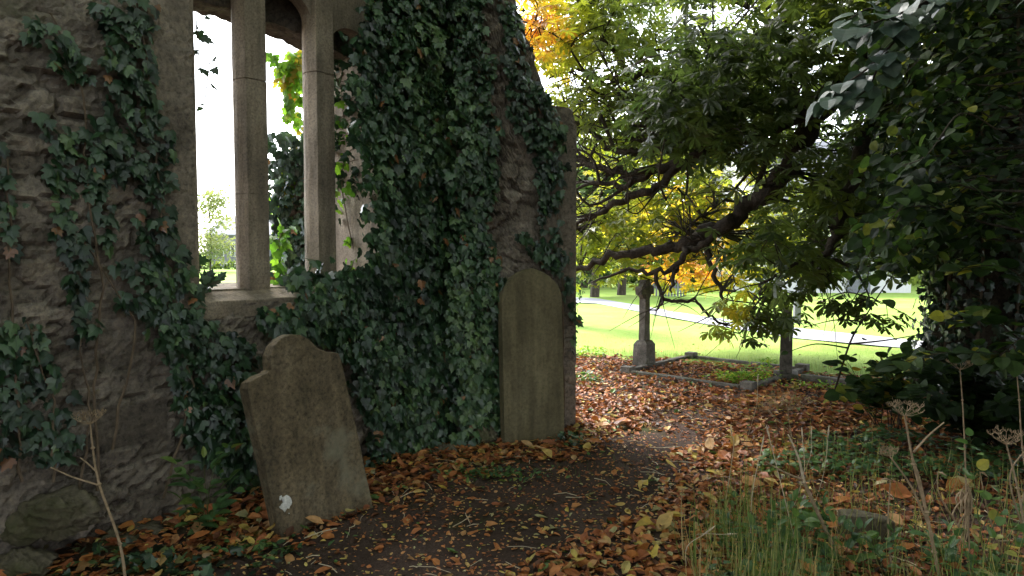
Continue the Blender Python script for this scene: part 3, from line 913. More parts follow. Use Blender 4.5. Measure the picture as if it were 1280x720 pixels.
# ------------------------------------------------------------------ ivy
def ivy_on_plane(name, label, planefn, o, d, nn, s_rng, z_rng, poly, dens, size, mat, vfn, bulge=0.10, keep=None, px2=None, stems=(), group='ivy on the ruin', layers=2):
    root = thing(name, label, 'ivy', tuple(planefn((s_rng[0] + s_rng[1]) / 2, z_rng[0])), group)
    area = (s_rng[1] - s_rng[0]) * (z_rng[1] - z_rng[0])
    n = int(area * dens)
    S = rng.uniform(*s_rng, n); Z = rng.uniform(*z_rng, n)
    pts = o + S[:, None] * d; pts[:, 2] += Z
    x, y = proj(pts)
    jit = 7 * (fbm(S * 9, Z * 9, 3, 3) - 0.5) * 6
    ok = np.zeros(n, bool)
    for pl in poly: ok |= inpoly(x + jit, y + jit * 0.6, pl)
    if keep is not None: ok &= keep(S, Z, x, y)
    S, Z, pts = S[ok], Z[ok], pts[ok]; x, y = x[ok], y[ok]; n = len(S)
    bl = bulge * (0.15 + fbm(S * 3.2, Z * 2.2, 17, 3) ** 1.3)
    depth = rng.random(n) ** 0.6
    P_ = pts + nn * (0.03 + bl * depth)[:, None]
    tip = np.array([0, 0, -1.0]) + d * rng.normal(0, 0.6, n)[:, None] + nn * rng.uniform(0.0, 0.7, n)[:, None]
    nr = nn * 0.9 + np.array([0, 0, 0.65]) + rvec(n, 0.55)
    sc_ = size * (0.42 + 0.95 * rng.beta(1.6, 1.8, n))
    v = vfn(S, Z, x, y) + rng.normal(0, 0.21, n) + 0.12 * (depth - 0.5)  # inner leaves coloured darker: shade deep in the ivy put into the colour
    red = rng.random(n) < 0.012
    v = np.where(red, 1.0, np.clip(v, 0, 0.93))
    fo = leaf_cloud('foliage', IVY, P_, tip, nr, sc_, v, mat, root)
    if stems:
        b = MB()
        for st in stems:
            pp = []
            for (a, c) in st:
                s_, z_ = px2(a, c)
                pp.append((s_, z_))
            # refine with wiggle
            q = []
            for i in range(len(pp) - 1):
                for k in range(6):
                    t = k / 6; q.append((pp[i][0] * (1 - t) + pp[i + 1][0] * t, pp[i][1] * (1 - t) + pp[i + 1][1] * t))
            q.append(pp[-1])
            r_ = random.Random(len(q) * 7 + int(st[0][0]))
            pts_ = [planefn(s_ + r_.uniform(-0.012, 0.012), z_, -0.05 - r_.uniform(0, 0.012)) for s_, z_ in q]
            b.tube(pts_, list(np.linspace(0.008, 0.004, len(pts_))), n=5)
        b.build('stem', M['vine'], root)
    localize(root)
    return root

def dens_noise(f, thr, w=0.1, seed=0):
    def k(S, Z, x, y):
        return rng.random(len(S)) < sstep(thr - w, thr + w, fbm(S * f, Z * f, seed, 3))
    return k
base_v = lambda lo, hi, f=3, seed=1: (lambda S, Z, x, y: lo + (hi - lo) * fbm(S * f, Z * f, seed, 3))

polyA0 = [(-60, 170), (10, 180), (35, 300), (50, 420), (95, 520), (85, 570), (20, 575), (-60, 560)]
polyA1 = [(25, 20), (75, 40), (110, 100), (150, 160), (205, 170), (215, 300), (232, 330), (250, 400), (272, 430), (290, 520), (318, 610), (230, 560), (215, 480), (150, 440), (140, 330), (92, 230), (60, 130)]
polyA2 = [(112, -10), (185, -10), (198, 100), (212, 200), (185, 200), (130, 110)]
ivy_on_plane('ivy', 'sparse dark ivy strand climbing the far left of the wall', W, WO, WD, WN, (-2.4, 0.1), (0.0, 4.5), [polyA0], 900, 0.074, M['ivy'], base_v(0.15, 0.75, 4, 2),
             bulge=0.07, keep=dens_noise(3.6, 0.47, 0.08, 41), px2=px2wall, stems=[[(20, 600), (15, 480), (8, 330), (5, 200)], [(60, 600), (62, 500), (30, 400)]])
ivy_on_plane('ivy', 'trailing ivy strands widening down the wall left of the window', W, WO, WD, WN, (-1.9, 0.75), (0.2, 4.5), [polyA1, polyA2, [(40, 120), (75, 150), (100, 300), (120, 420), (95, 430), (70, 300)]], 1000, 0.074, M['ivy'], base_v(0.1, 0.75, 4, 3),
             bulge=0.08, keep=dens_noise(4.2, 0.43, 0.12, 43), px2=px2wall,
             stems=[[(118, 610), (112, 480), (125, 360), (105, 240), (95, 100), (60, 20)], [(200, 620), (235, 480), (200, 330), (190, 180), (165, 0)], [(135, 560), (165, 400), (100, 300)], [(90, 650), (108, 520), (95, 420)]])
polyB = [(452, 30), (448, -20), (606, -20), (614, 120), (612, 330), (628, 480), (622, 545), (575, 575), (480, 598), (452, 586), (430, 470), (395, 425), (330, 412), (318, 405), (340, 378), (352, 352), (378, 350), (425, 345), (440, 335), (446, 240), (425, 150), (430, 60)]
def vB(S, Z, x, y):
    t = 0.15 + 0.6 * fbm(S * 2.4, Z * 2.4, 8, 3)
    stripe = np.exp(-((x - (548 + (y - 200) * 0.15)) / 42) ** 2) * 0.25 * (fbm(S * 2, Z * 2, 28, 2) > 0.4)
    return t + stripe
s_b0, _ = px2wall(315, 400); s_b1, _ = px2wall(632, 500)
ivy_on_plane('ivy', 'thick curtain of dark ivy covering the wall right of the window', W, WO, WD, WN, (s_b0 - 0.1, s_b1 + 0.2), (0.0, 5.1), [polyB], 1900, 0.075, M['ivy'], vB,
             bulge=0.28, px2=px2wall, stems=[[(540, 560), (545, 400), (540, 200), (548, 0)], [(600, 560), (590, 380), (585, 200)]])
polyC = [(612, -10), (642, 10), (662, 90), (696, 160), (702, 250), (700, 345), (714, 390), (716, 470), (708, 400), (690, 340), (645, 310), (640, 285), (672, 300), (668, 220), (640, 150), (625, 60)]
ivy_on_plane('ivy', 'loose ivy strand hanging down the broken wall end above the rounded headstone', Q, PO, PD, PN, (-0.1, 1.2), (0.0, 4.6), [polyC], 1100, 0.075, M['ivy'], base_v(0.1, 0.7, 4, 6),
             bulge=0.10, keep=dens_noise(3.2, 0.40, 0.09, 47), px2=px2pier, stems=[[(700, 520), (700, 380), (690, 250), (660, 120), (630, 0)]])
ivy_on_plane('ivy', 'right fringe of the thick ivy curtain beside the bare strip of wall', Q, PO, PD, PN, (-0.15, 0.5), (0.0, 5.0), [[(560, -30), (608, -30), (600, 60), (618, 180), (610, 300), (622, 350), (630, 400), (626, 480), (618, 548), (585, 575), (560, 575)]], 1500, 0.074, M['ivy'], vB,
             bulge=0.17, px2=px2pier)
polyA3 = [(60, 380), (95, 400), (120, 470), (60, 560), (10, 560), (-40, 500), (-40, 400)]
polyA4 = [(188, 385), (250, 380), (262, 400), (300, 425), (316, 500), (322, 590), (296, 625), (250, 560), (205, 470)]
ivy_on_plane('ivy', 'dense ivy patch on the wall under the left end of the sill', W, WO, WD, WN, (-0.3, 1.0), (0.1, 1.6), [polyA4], 1250, 0.072, M['ivy'], base_v(0.1, 0.7, 4, 13), bulge=0.13, keep=dens_noise(5, 0.34, 0.1, 49), px2=px2wall)
ivy_on_plane('ivy', 'ivy sprig trailing from the sill over the top of the leaning headstone', W, WO, WD, WN, (0.4, 1.6), (0.7, 1.6), [[(316, 412), (330, 380), (400, 385), (440, 430), (425, 450), (395, 425), (345, 402), (328, 415)]], 1100, 0.08, M['ivy'], base_v(0.1, 0.8, 4, 14), bulge=0.34, px2=px2wall)
# small ivy sprigs round the arrises (window left edge, sill)
def sprigs(label, pts, n_each, spread, size, mat, tipv, cat='ivy', name='ivy', group='ivy on the ruin'):
    root = thing(name, label, cat, tuple(pts[0]), group)
    PP = []; 
    for p in pts: PP.append(np.asarray(p) + rvec(n_each, 1) * np.array(spread))
    PP = np.concatenate(PP); n = len(PP)
    leaf_cloud('foliage', IVY, PP, np.array(tipv) + rvec(n, 0.5), WN + np.array([0, 0, 0.5]) + rvec(n, 0.5), size * rng.uniform(0.6, 1.2, n), rng.uniform(0.1, 0.8, n), mat, root)
    b = MB()
    for i in range(len(pts) - 1): b.tube([pts[i], (np.array(pts[i]) + pts[i + 1]) / 2 + rvec(1, 0.015)[0], pts[i + 1]], 0.004, n=5)
    b.build('stem', M['vine'], root)
    localize(root)
    return root
def wp(px, py, u): s, z = px2wall(px, py, u); return W(s, z, u)
sprigs('few ivy leaves silhouetted against the sky in the left window light', [wp(246, 20, .05), wp(250, 55, .05), wp(252, 92, .05), wp(262, 78, .05), wp(256, 128, .05)], 3, (0.03, 0.03, 0.03), 0.07, M['ivy'], (0.2, 0.2, -0.8))
sprigs('low ivy sprig growing over the left end of the window sill', [wp(246, 338, .1), wp(256, 350, .12), wp(262, 356, .1)], 9, (0.04, 0.04, 0.03), 0.07, M['ivy'], (0.5, 0.2, 0.3))
sprigs('ivy coloured bright as if backlit, climbing behind the foot of the first mullion', [wp(350, 352, .34), wp(350, 330, .36), wp(348, 305, .38), wp(356, 290, .42)], 10, (0.035, 0.035, 0.04), 0.08, M['ivy_bright'], (0.2, 0.2, -0.6))
sprigs('ivy tuft crowning the sill under the second mullion', [wp(372, 352, .05), wp(395, 346, .02), wp(420, 350, 0), wp(440, 345, 0)], 26, (0.06, 0.05, 0.05), 0.085, M['ivy'], (0.3, 0.2, -0.4))
sprigs('ivy coloured as if backlit, hanging in the right window light', [wp(436, 120, .4), wp(432, 160, .42), wp(430, 200, .42), wp(428, 240, .4), wp(446, 330, .3), wp(440, 310, .34)], 12, (0.05, 0.05, 0.07), 0.08, M['ivy_bright'], (0.1, 0.1, -1))

sprigs('dark ivy curling round the right jamb inside the window', [W(1.84, z_, u_) for z_ in np.arange(2.15, 3.2, 0.16) for u_ in (0.1, 0.3, 0.5)], 16, (0.045, 0.05, 0.08), 0.075, M['ivy'], (0, 0, -1))
# inner ruin seen through the window, covered with ivy
IO = P(349, 330, 8.6); IO[2] = 0; ID = norm(np.array([0.97, 0.24, 0])); IN = np.array([ID[1], -ID[0], 0])
def I_(s, z, u=0.0): return IO + ID * s + np.array([0, 0, z]) - IN * u
inner = thing('ruined_wall', 'farther ivy-smothered ruin wall seen through the middle window light', 'wall', tuple(IO))
wall_panel('masonry', I_, np.arange(0, 2.6, 0.05), np.arange(-0.15, 3.4, 0.05), lambda S: 3.0 - 0.5 * np.abs(S - 0.6) + 0.3 * (fbm(S * 4, S * 0, 9) - 0.5), 0.55, M['rubble'], inner, seed=51)
localize(inner)
ivy_on_plane('ivy', 'deep green ivy smothering the farther ruin wall', I_, IO, ID, IN, (-0.12, 2.6), (0, 3.3), [[(330, 170), (470, 150), (470, 400), (330, 400)]], 520, 0.11, M['ivy'], base_v(0.0, 0.9, 3, 61), bulge=0.35, px2=None, group='ivy on the ruin')
ivy_on_plane('ivy', 'yellow-green creeper dangling beyond the middle window light', I_, IO + IN * -0.2, ID, IN, (-0.3, 1.6), (0.8, 4.8), [[(338, 70), (352, 80), (378, 60), (378, 200), (372, 300), (344, 300), (345, 230), (368, 190), (362, 130), (345, 100)]], 1000, 0.12, M['ivy_bright'], base_v(0.1, 1.2, 3, 67), bulge=0.4, px2=None)

# ------------------------------------------------------------------ leaf litter
def litter_density(x, y):
    pd = path_dist(x, y)
    hw = 0.34 + 0.16 * (fbm(x * 2.2, y * 2.2, 12, 3) - 0.5) * 2
    hw = np.where(y < 5.2, hw + 0.22, hw * (0.95 - 0.25 * sstep(6.0, 7.2, y)))
    m = sstep(hw - 0.12, hw + 0.16, pd)
    clump = 0.35 + 0.9 * fbm(x * 1.8, y * 1.8, 22, 3)
    return 0.05 + 0.16 * sstep(5.6, 6.8, y) + m * clump * (1 - 0.45 * sstep(1.6, 2.6, x) * (y < 6.0))
def behind_wall(x, y):
    dw = (x - WO[0]) * WN[0] + (y - WO[1]) * WN[1]
    sw = (x - WO[0]) * WD[0] + (y - WO[1]) * WD[1]
    dp = (x - PO[0]) * PN[0] + (y - PO[1]) * PN[1]
    sp_ = (x - PO[0]) * PD[0] + (y - PO[1]) * PD[1]
    return ((dw < 0.03) & (sw < 3.3)) | ((dp < 0.02) & (dp > -0.75) & (sp_ > -0.3) & (sp_ < 1.17)) | ((dw < 0.03) & (sw < 4.5) & (y < 9) & (x < 0.2))
LT = [curled_tmpl(i) for i in range(6)]
def litter(name, n, xr, yr, size, vmean, dfn, mat=None, zoff=0.0, flat=0.28, vspread=0.2, tm=None):
    x = rng.uniform(*xr, n); y = rng.uniform(*yr, n)
    k = (rng.random(n) < dfn(x, y)) & ~behind_wall(x, y)
    x, y = x[k], y[k]; n = len(x)
    lay = rng.random(n)
    z = gz(x, y) + 0.006 + zoff + 0.035 * lay ** 2 * sstep(0.2, 0.8, dfn(x, y))
    a = rng.uniform(0, 2 * math.pi, n)
    tip = np.stack([np.cos(a), np.sin(a), rng.normal(0, flat, n)], 1)
    nr = np.array([0, 0, 1.0]) + rvec(n, flat)
    v = vmean(x, y) + rng.normal(0, vspread, n)
    pr = rng.random(n)
    v = np.where(pr < 0.09, rng.uniform(0.78, 0.97, n), v); v = np.where((pr > 0.05) & (pr < 0.075), 1.0, np.clip(v, 0, 0.97))
    grp = rng.integers(0, len(tm or LT), n)
    obs = []
    V0 = 0; allV = []; allL = []; allS = []; allA = []
    for g, T in enumerate(tm or LT):
        m = grp == g
        if not m.any(): continue
        TV, TF = T; TV = np.array(TV)
        p = np.stack([x[m], y[m], z[m]], 1); t = norm(tip[m]); q = norm(nr[m] - t * np.sum(nr[m] * t, -1, keepdims=True)); xd = np.cross(t, q)
        sc_ = size * (0.35 + 1.2 * rng.beta(1.2, 1.9, m.sum()))
        V = np.einsum('nvk,nkj->nvj', (TV - np.array([0, .5, 0]))[None] * sc_[:, None, None], np.stack([xd, t, q], 1)) + p[:, None]
        lo = np.concatenate([np.array(f) for f in TF]); sz = np.array([len(f) for f in TF])
        allL.append((lo[None] + V0 + (np.arange(m.sum()) * len(TV))[:, None]).ravel()); allS.append(np.tile(sz, m.sum())); allA.append(np.repeat(v[m], len(TF)))
        allV.append(V.reshape(-1, 3)); V0 += len(TV) * m.sum()
    o = mesh_np(name, np.concatenate(allV), np.concatenate(allL), np.concatenate(allS), mat or M['litter'], attr=np.concatenate(allA))
    return tag(o, kind='stuff')
vnear = lambda x, y: 0.29 + 0.42 * fbm(x * 1.1, y * 1.1, 33, 3) - 0.12 * sstep(6.0, 7.0, y) - 0.15 * sstep(1.2, 2.2, x) * (y < 6) + 0.08 * np.exp(-((x - 0.5) ** 2 + (y - 3.6) ** 2) / 0.5)
o = litter('leaf_litter', 62000, (-3.2, 6.4), (2.2, 7.4), 0.067, vnear, litter_density)
tag(o, 'orange and brown fallen leaves banked along the wall and path')
def dens_far(x, y):
    return np.where((lawn_side(x, y) < 0.15) , 0.75, 0.02 * np.exp(-lawn_side(x, y) / 1.0))
o = litter('leaf_litter', 48000, (-0.5, 9), (7.2, 13), 0.066, lambda x, y: 0.28 + 0.28 * fbm(x, y, 35, 3), dens_far)
tag(o, 'reddish fallen leaves around the grave plots')
o = litter('yellow_leaves', 2600, (-2.2, 2.6), (2.8, 6.6), 0.085, lambda x, y: 0.88 + 0 * x, lambda x, y: 0.5 * np.exp(-((path_dist(x, y) - 0.52) / 0.16) ** 2) * (fbm(x * 2.5, y * 2.5, 44, 2) > 0.5) + 0.02, vspread=0.05, zoff=0.03, tm=[ovate_tmpl(0.38, 0.2, 0.3), ovate_tmpl(0.28, -0.1, 0.2), curled_tmpl(21)])
tag(o, 'larger yellow and pale fallen leaves along the path edges')
o = litter('large_leaves', 700, (-2.6, 3.2), (2.6, 6.4), 0.115, lambda x, y: 0.45 + 0.35 * fbm(x * 2, y * 2, 52, 2), lambda x, y: 0.9 * (litter_density(x, y) > 0.5), vspread=0.16, zoff=0.03, flat=0.4)
tag(o, 'larger curled brown leaves on top of the litter')
# bits, twigs on the path
o = litter('leaf_fragments', 22000, (-2.2, 2.6), (2.3, 7.5), 0.026, lambda x, y: 0.35 + 0.5 * fbm(x * 2, y * 2, 36, 2), lambda x, y: 0.75 + 0 * x, zoff=-0.004, flat=0.2)
tag(o, 'small leaf fragments and grit scattered over the bare soil')
b = MB()
for i in range(420):
    x = random.uniform(-1.6, 3.2); y = random.uniform(2.6, 8.5)
    if behind_wall(np.array([x]), np.array([y]))[0]: continue
    a = random.uniform(0, 6.28); L_ = random.uniform(0.03, 0.22); z = float(gz(x, y)) + 0.012
    k = random.uniform(-0.3, 0.3)
    b.tube([(x, y, z), (x + L_ / 2 * math.cos(a), y + L_ / 2 * math.sin(a), z + 0.008), (x + L_ * math.cos(a + k), y + L_ * math.sin(a + k), z + random.uniform(0, 0.02))], random.uniform(0.0012, 0.003), n=4)
o = b.build('twigs', M['palestem'], fixn=False)
tag(o, 'thin fallen twigs lying over soil and leaves', kind='stuff')

# ------------------------------------------------------------------ trees
def smooth_poly(pts, sub=5):
    pts = [np.array(p, float) for p in pts]; out = []
    for i in range(len(pts) - 1):
        p0 = pts[max(i - 1, 0)]; p1 = pts[i]; p2 = pts[i + 1]; p3 = pts[min(i + 2, len(pts) - 1)]
        for k in range(sub):
            t = k / sub
            out.append(0.5 * ((2 * p1) + (-p0 + p2) * t + (2 * p0 - 5 * p1 + 4 * p2 - p3) * t * t + (-p0 + 3 * p1 - 3 * p2 + p3) * t ** 3))
    out.append(pts[-1]); return np.array(out)

def limb(b, pts, r0, r1, n=8, wig=0.02, sub=5):
    q = smooth_poly(pts, sub)
    q[1:-1] += rvec(len(q) - 2, wig * 0.5)
    rad = np.linspace(0, 1, len(q)); rad = r0 * (1 - rad) ** 0.75 + r1
    rad *= rng.uniform(0.92, 1.1, len(q))
    b.tube(list(q), list(rad), n=n)
    return q

def cluster_leaves(centers, n_each, spread, flat=0.5):
    n = len(centers) * n_each
    c = np.repeat(centers, n_each, 0)
    o = rvec(n) * spread * np.array([1, 1, flat])
    return c, c + o, o

def crown_on_limbs(limb_pts, centers, b, wig=0.08, r=0.006):
    L_ = limb_pts
    for c in centers:
        d = np.linalg.norm(L_ - c, axis=1) + 0.35 * np.abs(L_[:, 2] - c[2])
        a = L_[np.argmin(d)]
        ln = np.linalg.norm(c - a)
        if ln > 2.6: continue
        m1 = a * 0.62 + c * 0.38 + rvec(1, wig)[0] + np.array([0, 0, 0.06]); m2 = a * 0.28 + c * 0.72 + rvec(1, wig)[0] + np.array([0, 0, 0.05])
        q = smooth_poly([a, m1, m2, c], 3)
        rr = r * (1 + ln * 1.2)
        b.tube(list(q), list(np.linspace(rr, 0.003, len(q))), n=5, cap=False)

TX, TY = 5.5, 8.0
tree = thing('horse_chestnut_tree', 'big dark horse chestnut with ivied trunk at the right and low spreading limbs', 'tree', (TX, TY, 0))
b = MB()
tp = smooth_poly([(TX, TY, -0.1), (TX - 0.03, TY, 0.5), (TX - 0.05, TY, 1.4), (TX, TY, 2.6), (TX - 0.1, TY, 3.8), (TX - 0.05, TY + 0.1, 4.8), (TX + 0.1, TY + 0.2, 6.2), (TX + 0.3, TY + 0.2, 8)], 5)
th = np.linspace(0, 2 * math.pi, 29)[:-1]
V = []; fcs = []
for i, p in enumerate(tp):
    z = p[2]; r0 = 0.50 * (1 - 0.05 * z) + 0.28 * math.exp(-max(z, 0) / 0.35)
    for k, t in enumerate(th):
        rr = r0 * (1 + 0.12 * (float(fbm(math.cos(t) * 2 + 5, math.sin(t) * 2 + z * 0.25, 3, 3)) - 0.5) * 2 + 0.05 * math.sin(5 * t + z))
        V.append((p[0] + rr * math.cos(t), p[1] + rr * math.sin(t), z))
for i in range(len(tp) - 1):
    for k in range(28):
        k2 = (k + 1) % 28; fcs.append((i * 28 + k, i * 28 + k2, (i + 1) * 28 + k2, (i + 1) * 28 + k))
b.add(V, fcs); b.build('trunk', M['bark'], tree, smooth=True)

LIMBS = [
    ([(5.4, 8.0, 4.6), P(1150, 10, 8.1), P(1085, 62, 8.2), P(1020, 150, 8.3), P(975, 222, 8.5), P(937, 257, 8.7), P(905, 281, 8.8), P(883, 289, 8.9), P(846, 307, 9.0), P(800, 314, 9.1), P(762, 320, 9.3), P(715, 340, 9.6), P(670, 352, 9.9)], 0.145, 0.014),
    ([P(898, 286, 8.8), P(879, 307, 8.8), P(858, 314, 8.8), P(846, 332, 8.8), P(817, 341, 8.9), P(780, 338, 9.0), P(735, 355, 9.1)], 0.05, 0.008),
    ([P(880, 303, 8.8), P(890, 332, 8.7), P(900, 362, 8.7), P(906, 380, 8.6)], 0.032, 0.01),
    ([P(820, 340, 8.9), P(829, 374, 8.8), P(867, 376, 8.7), P(887, 395, 8.6), P(912, 408, 8.6), P(925, 420, 8.6)], 0.022, 0.005),
    ([P(846, 332, 8.8), P(843, 350, 8.8), P(840, 366, 8.8)], 0.025, 0.009),
    ([P(829, 374, 8.8), P(822, 386, 8.8), P(808, 391, 8.8)], 0.012, 0.004),
    ([(5.4, 8.0, 4.4), P(1120, 40, 7.8), P(1070, 75, 7.8), P(1010, 137, 7.9), P(940, 166, 8.0), P(900, 182, 8.1), P(850, 205, 8.3), P(812, 215, 8.4), P(775, 216, 8.6), P(735, 205, 8.8), P(700, 180, 9.0)], 0.11, 0.016),
    ([P(850, 207, 8.3), P(812, 238, 8.4), P(775, 251, 8.5), P(750, 266, 8.7), P(717, 282, 8.9), P(690, 300, 9.0)], 0.045, 0.012),
    ([P(812, 215, 8.4), P(780, 232, 8.5), P(745, 228, 8.7), P(712, 240, 8.9)], 0.035, 0.012),
    ([P(900, 180, 8.1), P(850, 178, 8.3), P(800, 187, 8.5), P(760, 185, 8.7), P(735, 160, 8.9), P(715, 138, 9.1)], 0.05, 0.012),
    ([(5.4, 8.0, 4.9), P(1150, -60, 8.5), P(1050, -20, 8.8), P(960, 40, 9.0), P(900, 85, 9.2), P(850, 95, 9.4), P(800, 92, 9.5), P(760, 98, 9.7), P(715, 85, 10)], 0.12, 0.012),
    ([P(820, 180, 9), P(795, 110, 9.2), P(765, 60, 9.4), P(735, 20, 9.6), P(715, -20, 9.8)], 0.035, 0.01),
    ([P(845, 195, 8.5), P(810, 150, 8.8), P(780, 120, 9), P(740, 95, 9.2)], 0.03, 0.009),
    ([P(1000, 70, 8.9), P(985, 130, 8.8), P(960, 190, 8.7), P(945, 245, 8.7)], 0.06, 0.02),
    ([(5.3, 8.0, 3.9), P(1110, 130, 7.6), P(1060, 240, 7.4), P(1043, 294, 7.4), P(1033, 320, 7.4), P(1026, 348, 7.4)], 0.08, 0.016),
    ([P(1036, 312, 7.4), P(1019, 331, 7.4), P(998, 331, 7.4), P(970, 345, 7.4), P(951, 358, 7.4), P(950, 375, 7.4)], 0.022, 0.005),
    ([P(1033, 322, 7.4), P(1060, 330, 7.3), P(1075, 345, 7.2), P(1090, 372, 7.2)], 0.018, 0.005),
    ([(5.5, 7.8, 4.8), (4.2, 5.8, 5.6), (2.6, 4.0, 5.9), (0.8, 2.4, 5.9), (-0.8, 1.2, 5.8)], 0.16, 0.02),
    ([(5.5, 7.8, 5.2), (3.6, 7.2, 6.0), (1.4, 6.4, 6.4), (-0.6, 5.4, 6.3)], 0.15, 0.02),
    ([(5.6, 7.8, 5.6), (6.2, 5.6, 6.4), (5.6, 3.2, 6.4), (4.6, 1.0, 6.2)], 0.15, 0.02),
    ([(1.4, 6.4, 6.4), (-1.5, 5.6, 6.6), (-4.0, 4.4, 6.6)], 0.06, 0.02), ([(0.8, 2.4, 5.9), (-1.8, 2.2, 6.3), (-4.2, 1.6, 6.5)], 0.06, 0.02),
]
allp = []; b = MB()
for (pts, r0, r1) in LIMBS:
    o_ = MB()
    q = limb(o_, pts, r0, r1, wig=0.035 if r0 < 0.1 else 0.05)
    allp.append(q)
    o_.build('limb', M['bark'], tree, smooth=True, fixn=False)
allp = np.concatenate(allp)
# crooked secondary branches leaving the low limbs
sec = allp[(allp[:, 1] > 8.0) & (allp[:, 0] < 4.0) & (allp[:, 2] < 6)]
nb = MB(); more = []
for i in range(70):
    a = sec[rng.integers(0, len(sec))]; L_ = rng.uniform(0.5, 1.6)
    if a[2] < 1.75: continue
    d = norm(np.array([-rng.uniform(0.2, 1.0), rng.normal(0.1, 0.4), rng.normal(0.05, 0.6)]))
    k1 = a + d * L_ * 0.33 + rvec(1, 0.09)[0]; k2 = a + d * L_ * 0.66 + rvec(1, 0.12)[0] + np.array([0, 0, -0.04]); k3 = a + d * L_ + rvec(1, 0.12)[0] + np.array([0, 0, -0.05])
    if k3[2] < 1.75: k2[2] += 1.85 - k3[2]; k3[2] = 1.85
    q = smooth_poly([a, k1, k2, k3], 4); r0_ = 0.010 + 0.011 * L_
    nb.tube(list(q), list(np.linspace(r0_, 0.004, len(q))), n=6, cap=False); more.append(q)
    for j in range(2):
        m_ = q[rng.integers(4, len(q) - 1)]; e = m_ + norm(d + rvec(1, 0.7)[0]) * rng.uniform(0.2, 0.6)
        nb.tube([m_, (m_ + e) / 2 + rvec(1, 0.03)[0], e], [0.009, 0.006, 0.003], n=5, cap=False)
tag(nb.build('branches', M['bark'], tree, fixn=False), kind='stuff')
allp = np.concatenate([allp] + more)

def sample_px(poly, n, yr, thr, scale=70, seed=1):
    xs = [p[0] for p in poly]; ys = [p[1] for p in poly]; out = []
    while len(out) < n:
        x = rng.uniform(min(xs), max(xs), n * 3); y = rng.uniform(min(ys), max(ys), n * 3)
        k = inpoly(x, y, poly) & (fbm(x / scale, y / scale, seed, 3) > thr)
        for a, c in zip(x[k], y[k]): out.append(P(a, c, rng.uniform(*yr)))
    return np.array(out[:n])

cA = sample_px([(640, -40), (1010, -40), (1010, 330), (960, 355), (905, 362), (860, 345), (790, 338), (730, 345), (700, 330)], 300, (8.3, 11.5), 0.45, 46, 3)
def away_from(c, line, px):
    x, y = proj(c); best = np.full(len(c), 1e9)
    for (x1, y1), (x2, y2) in zip(line[:-1], line[1:]):
        t = np.clip(((x - x1) * (x2 - x1) + (y - y1) * (y2 - y1)) / ((x2 - x1) ** 2 + (y2 - y1) ** 2), 0, 1)
        best = np.minimum(best, np.hypot(x - x1 - t * (x2 - x1), y - y1 - t * (y2 - y1)))
    return best > px
LINE = [(1085, 62), (1020, 150), (975, 222), (937, 257), (883, 289), (800, 314)]
cA = np.concatenate([cA, sample_px([(650, -40), (760, -40), (740, 150), (690, 130)], 34, (9.0, 11.5), 0.2, 46, 3)])
xx_, yy_ = proj(cA)
low = (yy_ > 190) & (yy_ < 345) & (cA[:, 1] < 9.7)
for i_ in np.nonzero(low)[0]: cA[i_] = P(xx_[i_], yy_[i_], rng.uniform(9.7, 12.2))
cA = cA[away_from(cA, LINE, 24) | (cA[:, 1] > 9.4)]
cD = sample_px([(760, -40), (1010, -40), (1000, 210), (930, 235), (850, 200), (790, 130)], 46, (6.6, 8.0), 0.46, 46, 9)
cD = cD[away_from(cD, LINE, 34)]
cB = sample_px([(905, 362), (945, 350), (1010, 360), (1005, 408), (950, 405), (925, 385)], 5, (7.6, 8.4), 0.0)
cB = np.concatenate([cB, [P(955, 372, 7.6), P(990, 366, 7.5), P(925, 385, 7.7), P(940, 400, 7.6), P(1045, 380, 7.3), P(1075, 382, 7.3), P(1068, 395, 7.2), P(1010, 358, 7.5), P(1110, 400, 7.2), P(1030, 345, 7.5), P(900, 415, 8.6), P(930, 428, 8.6)]])
cC = sample_px([(960, -40), (1180, -40), (1180, 340), (1130, 355), (1000, 345), (940, 320), (960, 260), (1010, 200)], 125, (6.8, 9.5), 0.36, 60, 5)
cC = cC[away_from(cC, LINE, 40)]
tw = MB()
crown_on_limbs(allp, np.concatenate([cA, cB, cC, cD]), tw)
# fine bare twigs among the leaves
for i in range(420):
    a = allp[rng.integers(0, len(allp))]
    if a[1] < 7: continue
    d = norm(rvec(1)[0] * np.array([1, 0.6, 0.7]) + np.array([-0.3, 0.2, -0.1])); L_ = rng.uniform(0.25, 0.9)
    q = smooth_poly([a, a + d * L_ * 0.5 + rvec(1, 0.05)[0], a + d * L_ + np.array([0, 0, -0.08])], 3)
    tw.tube(list(q), list(np.linspace(0.008, 0.002, len(q))), n=4, cap=False)
tag(tw.build('twigs', M['bark'], tree, fixn=False), kind='stuff')

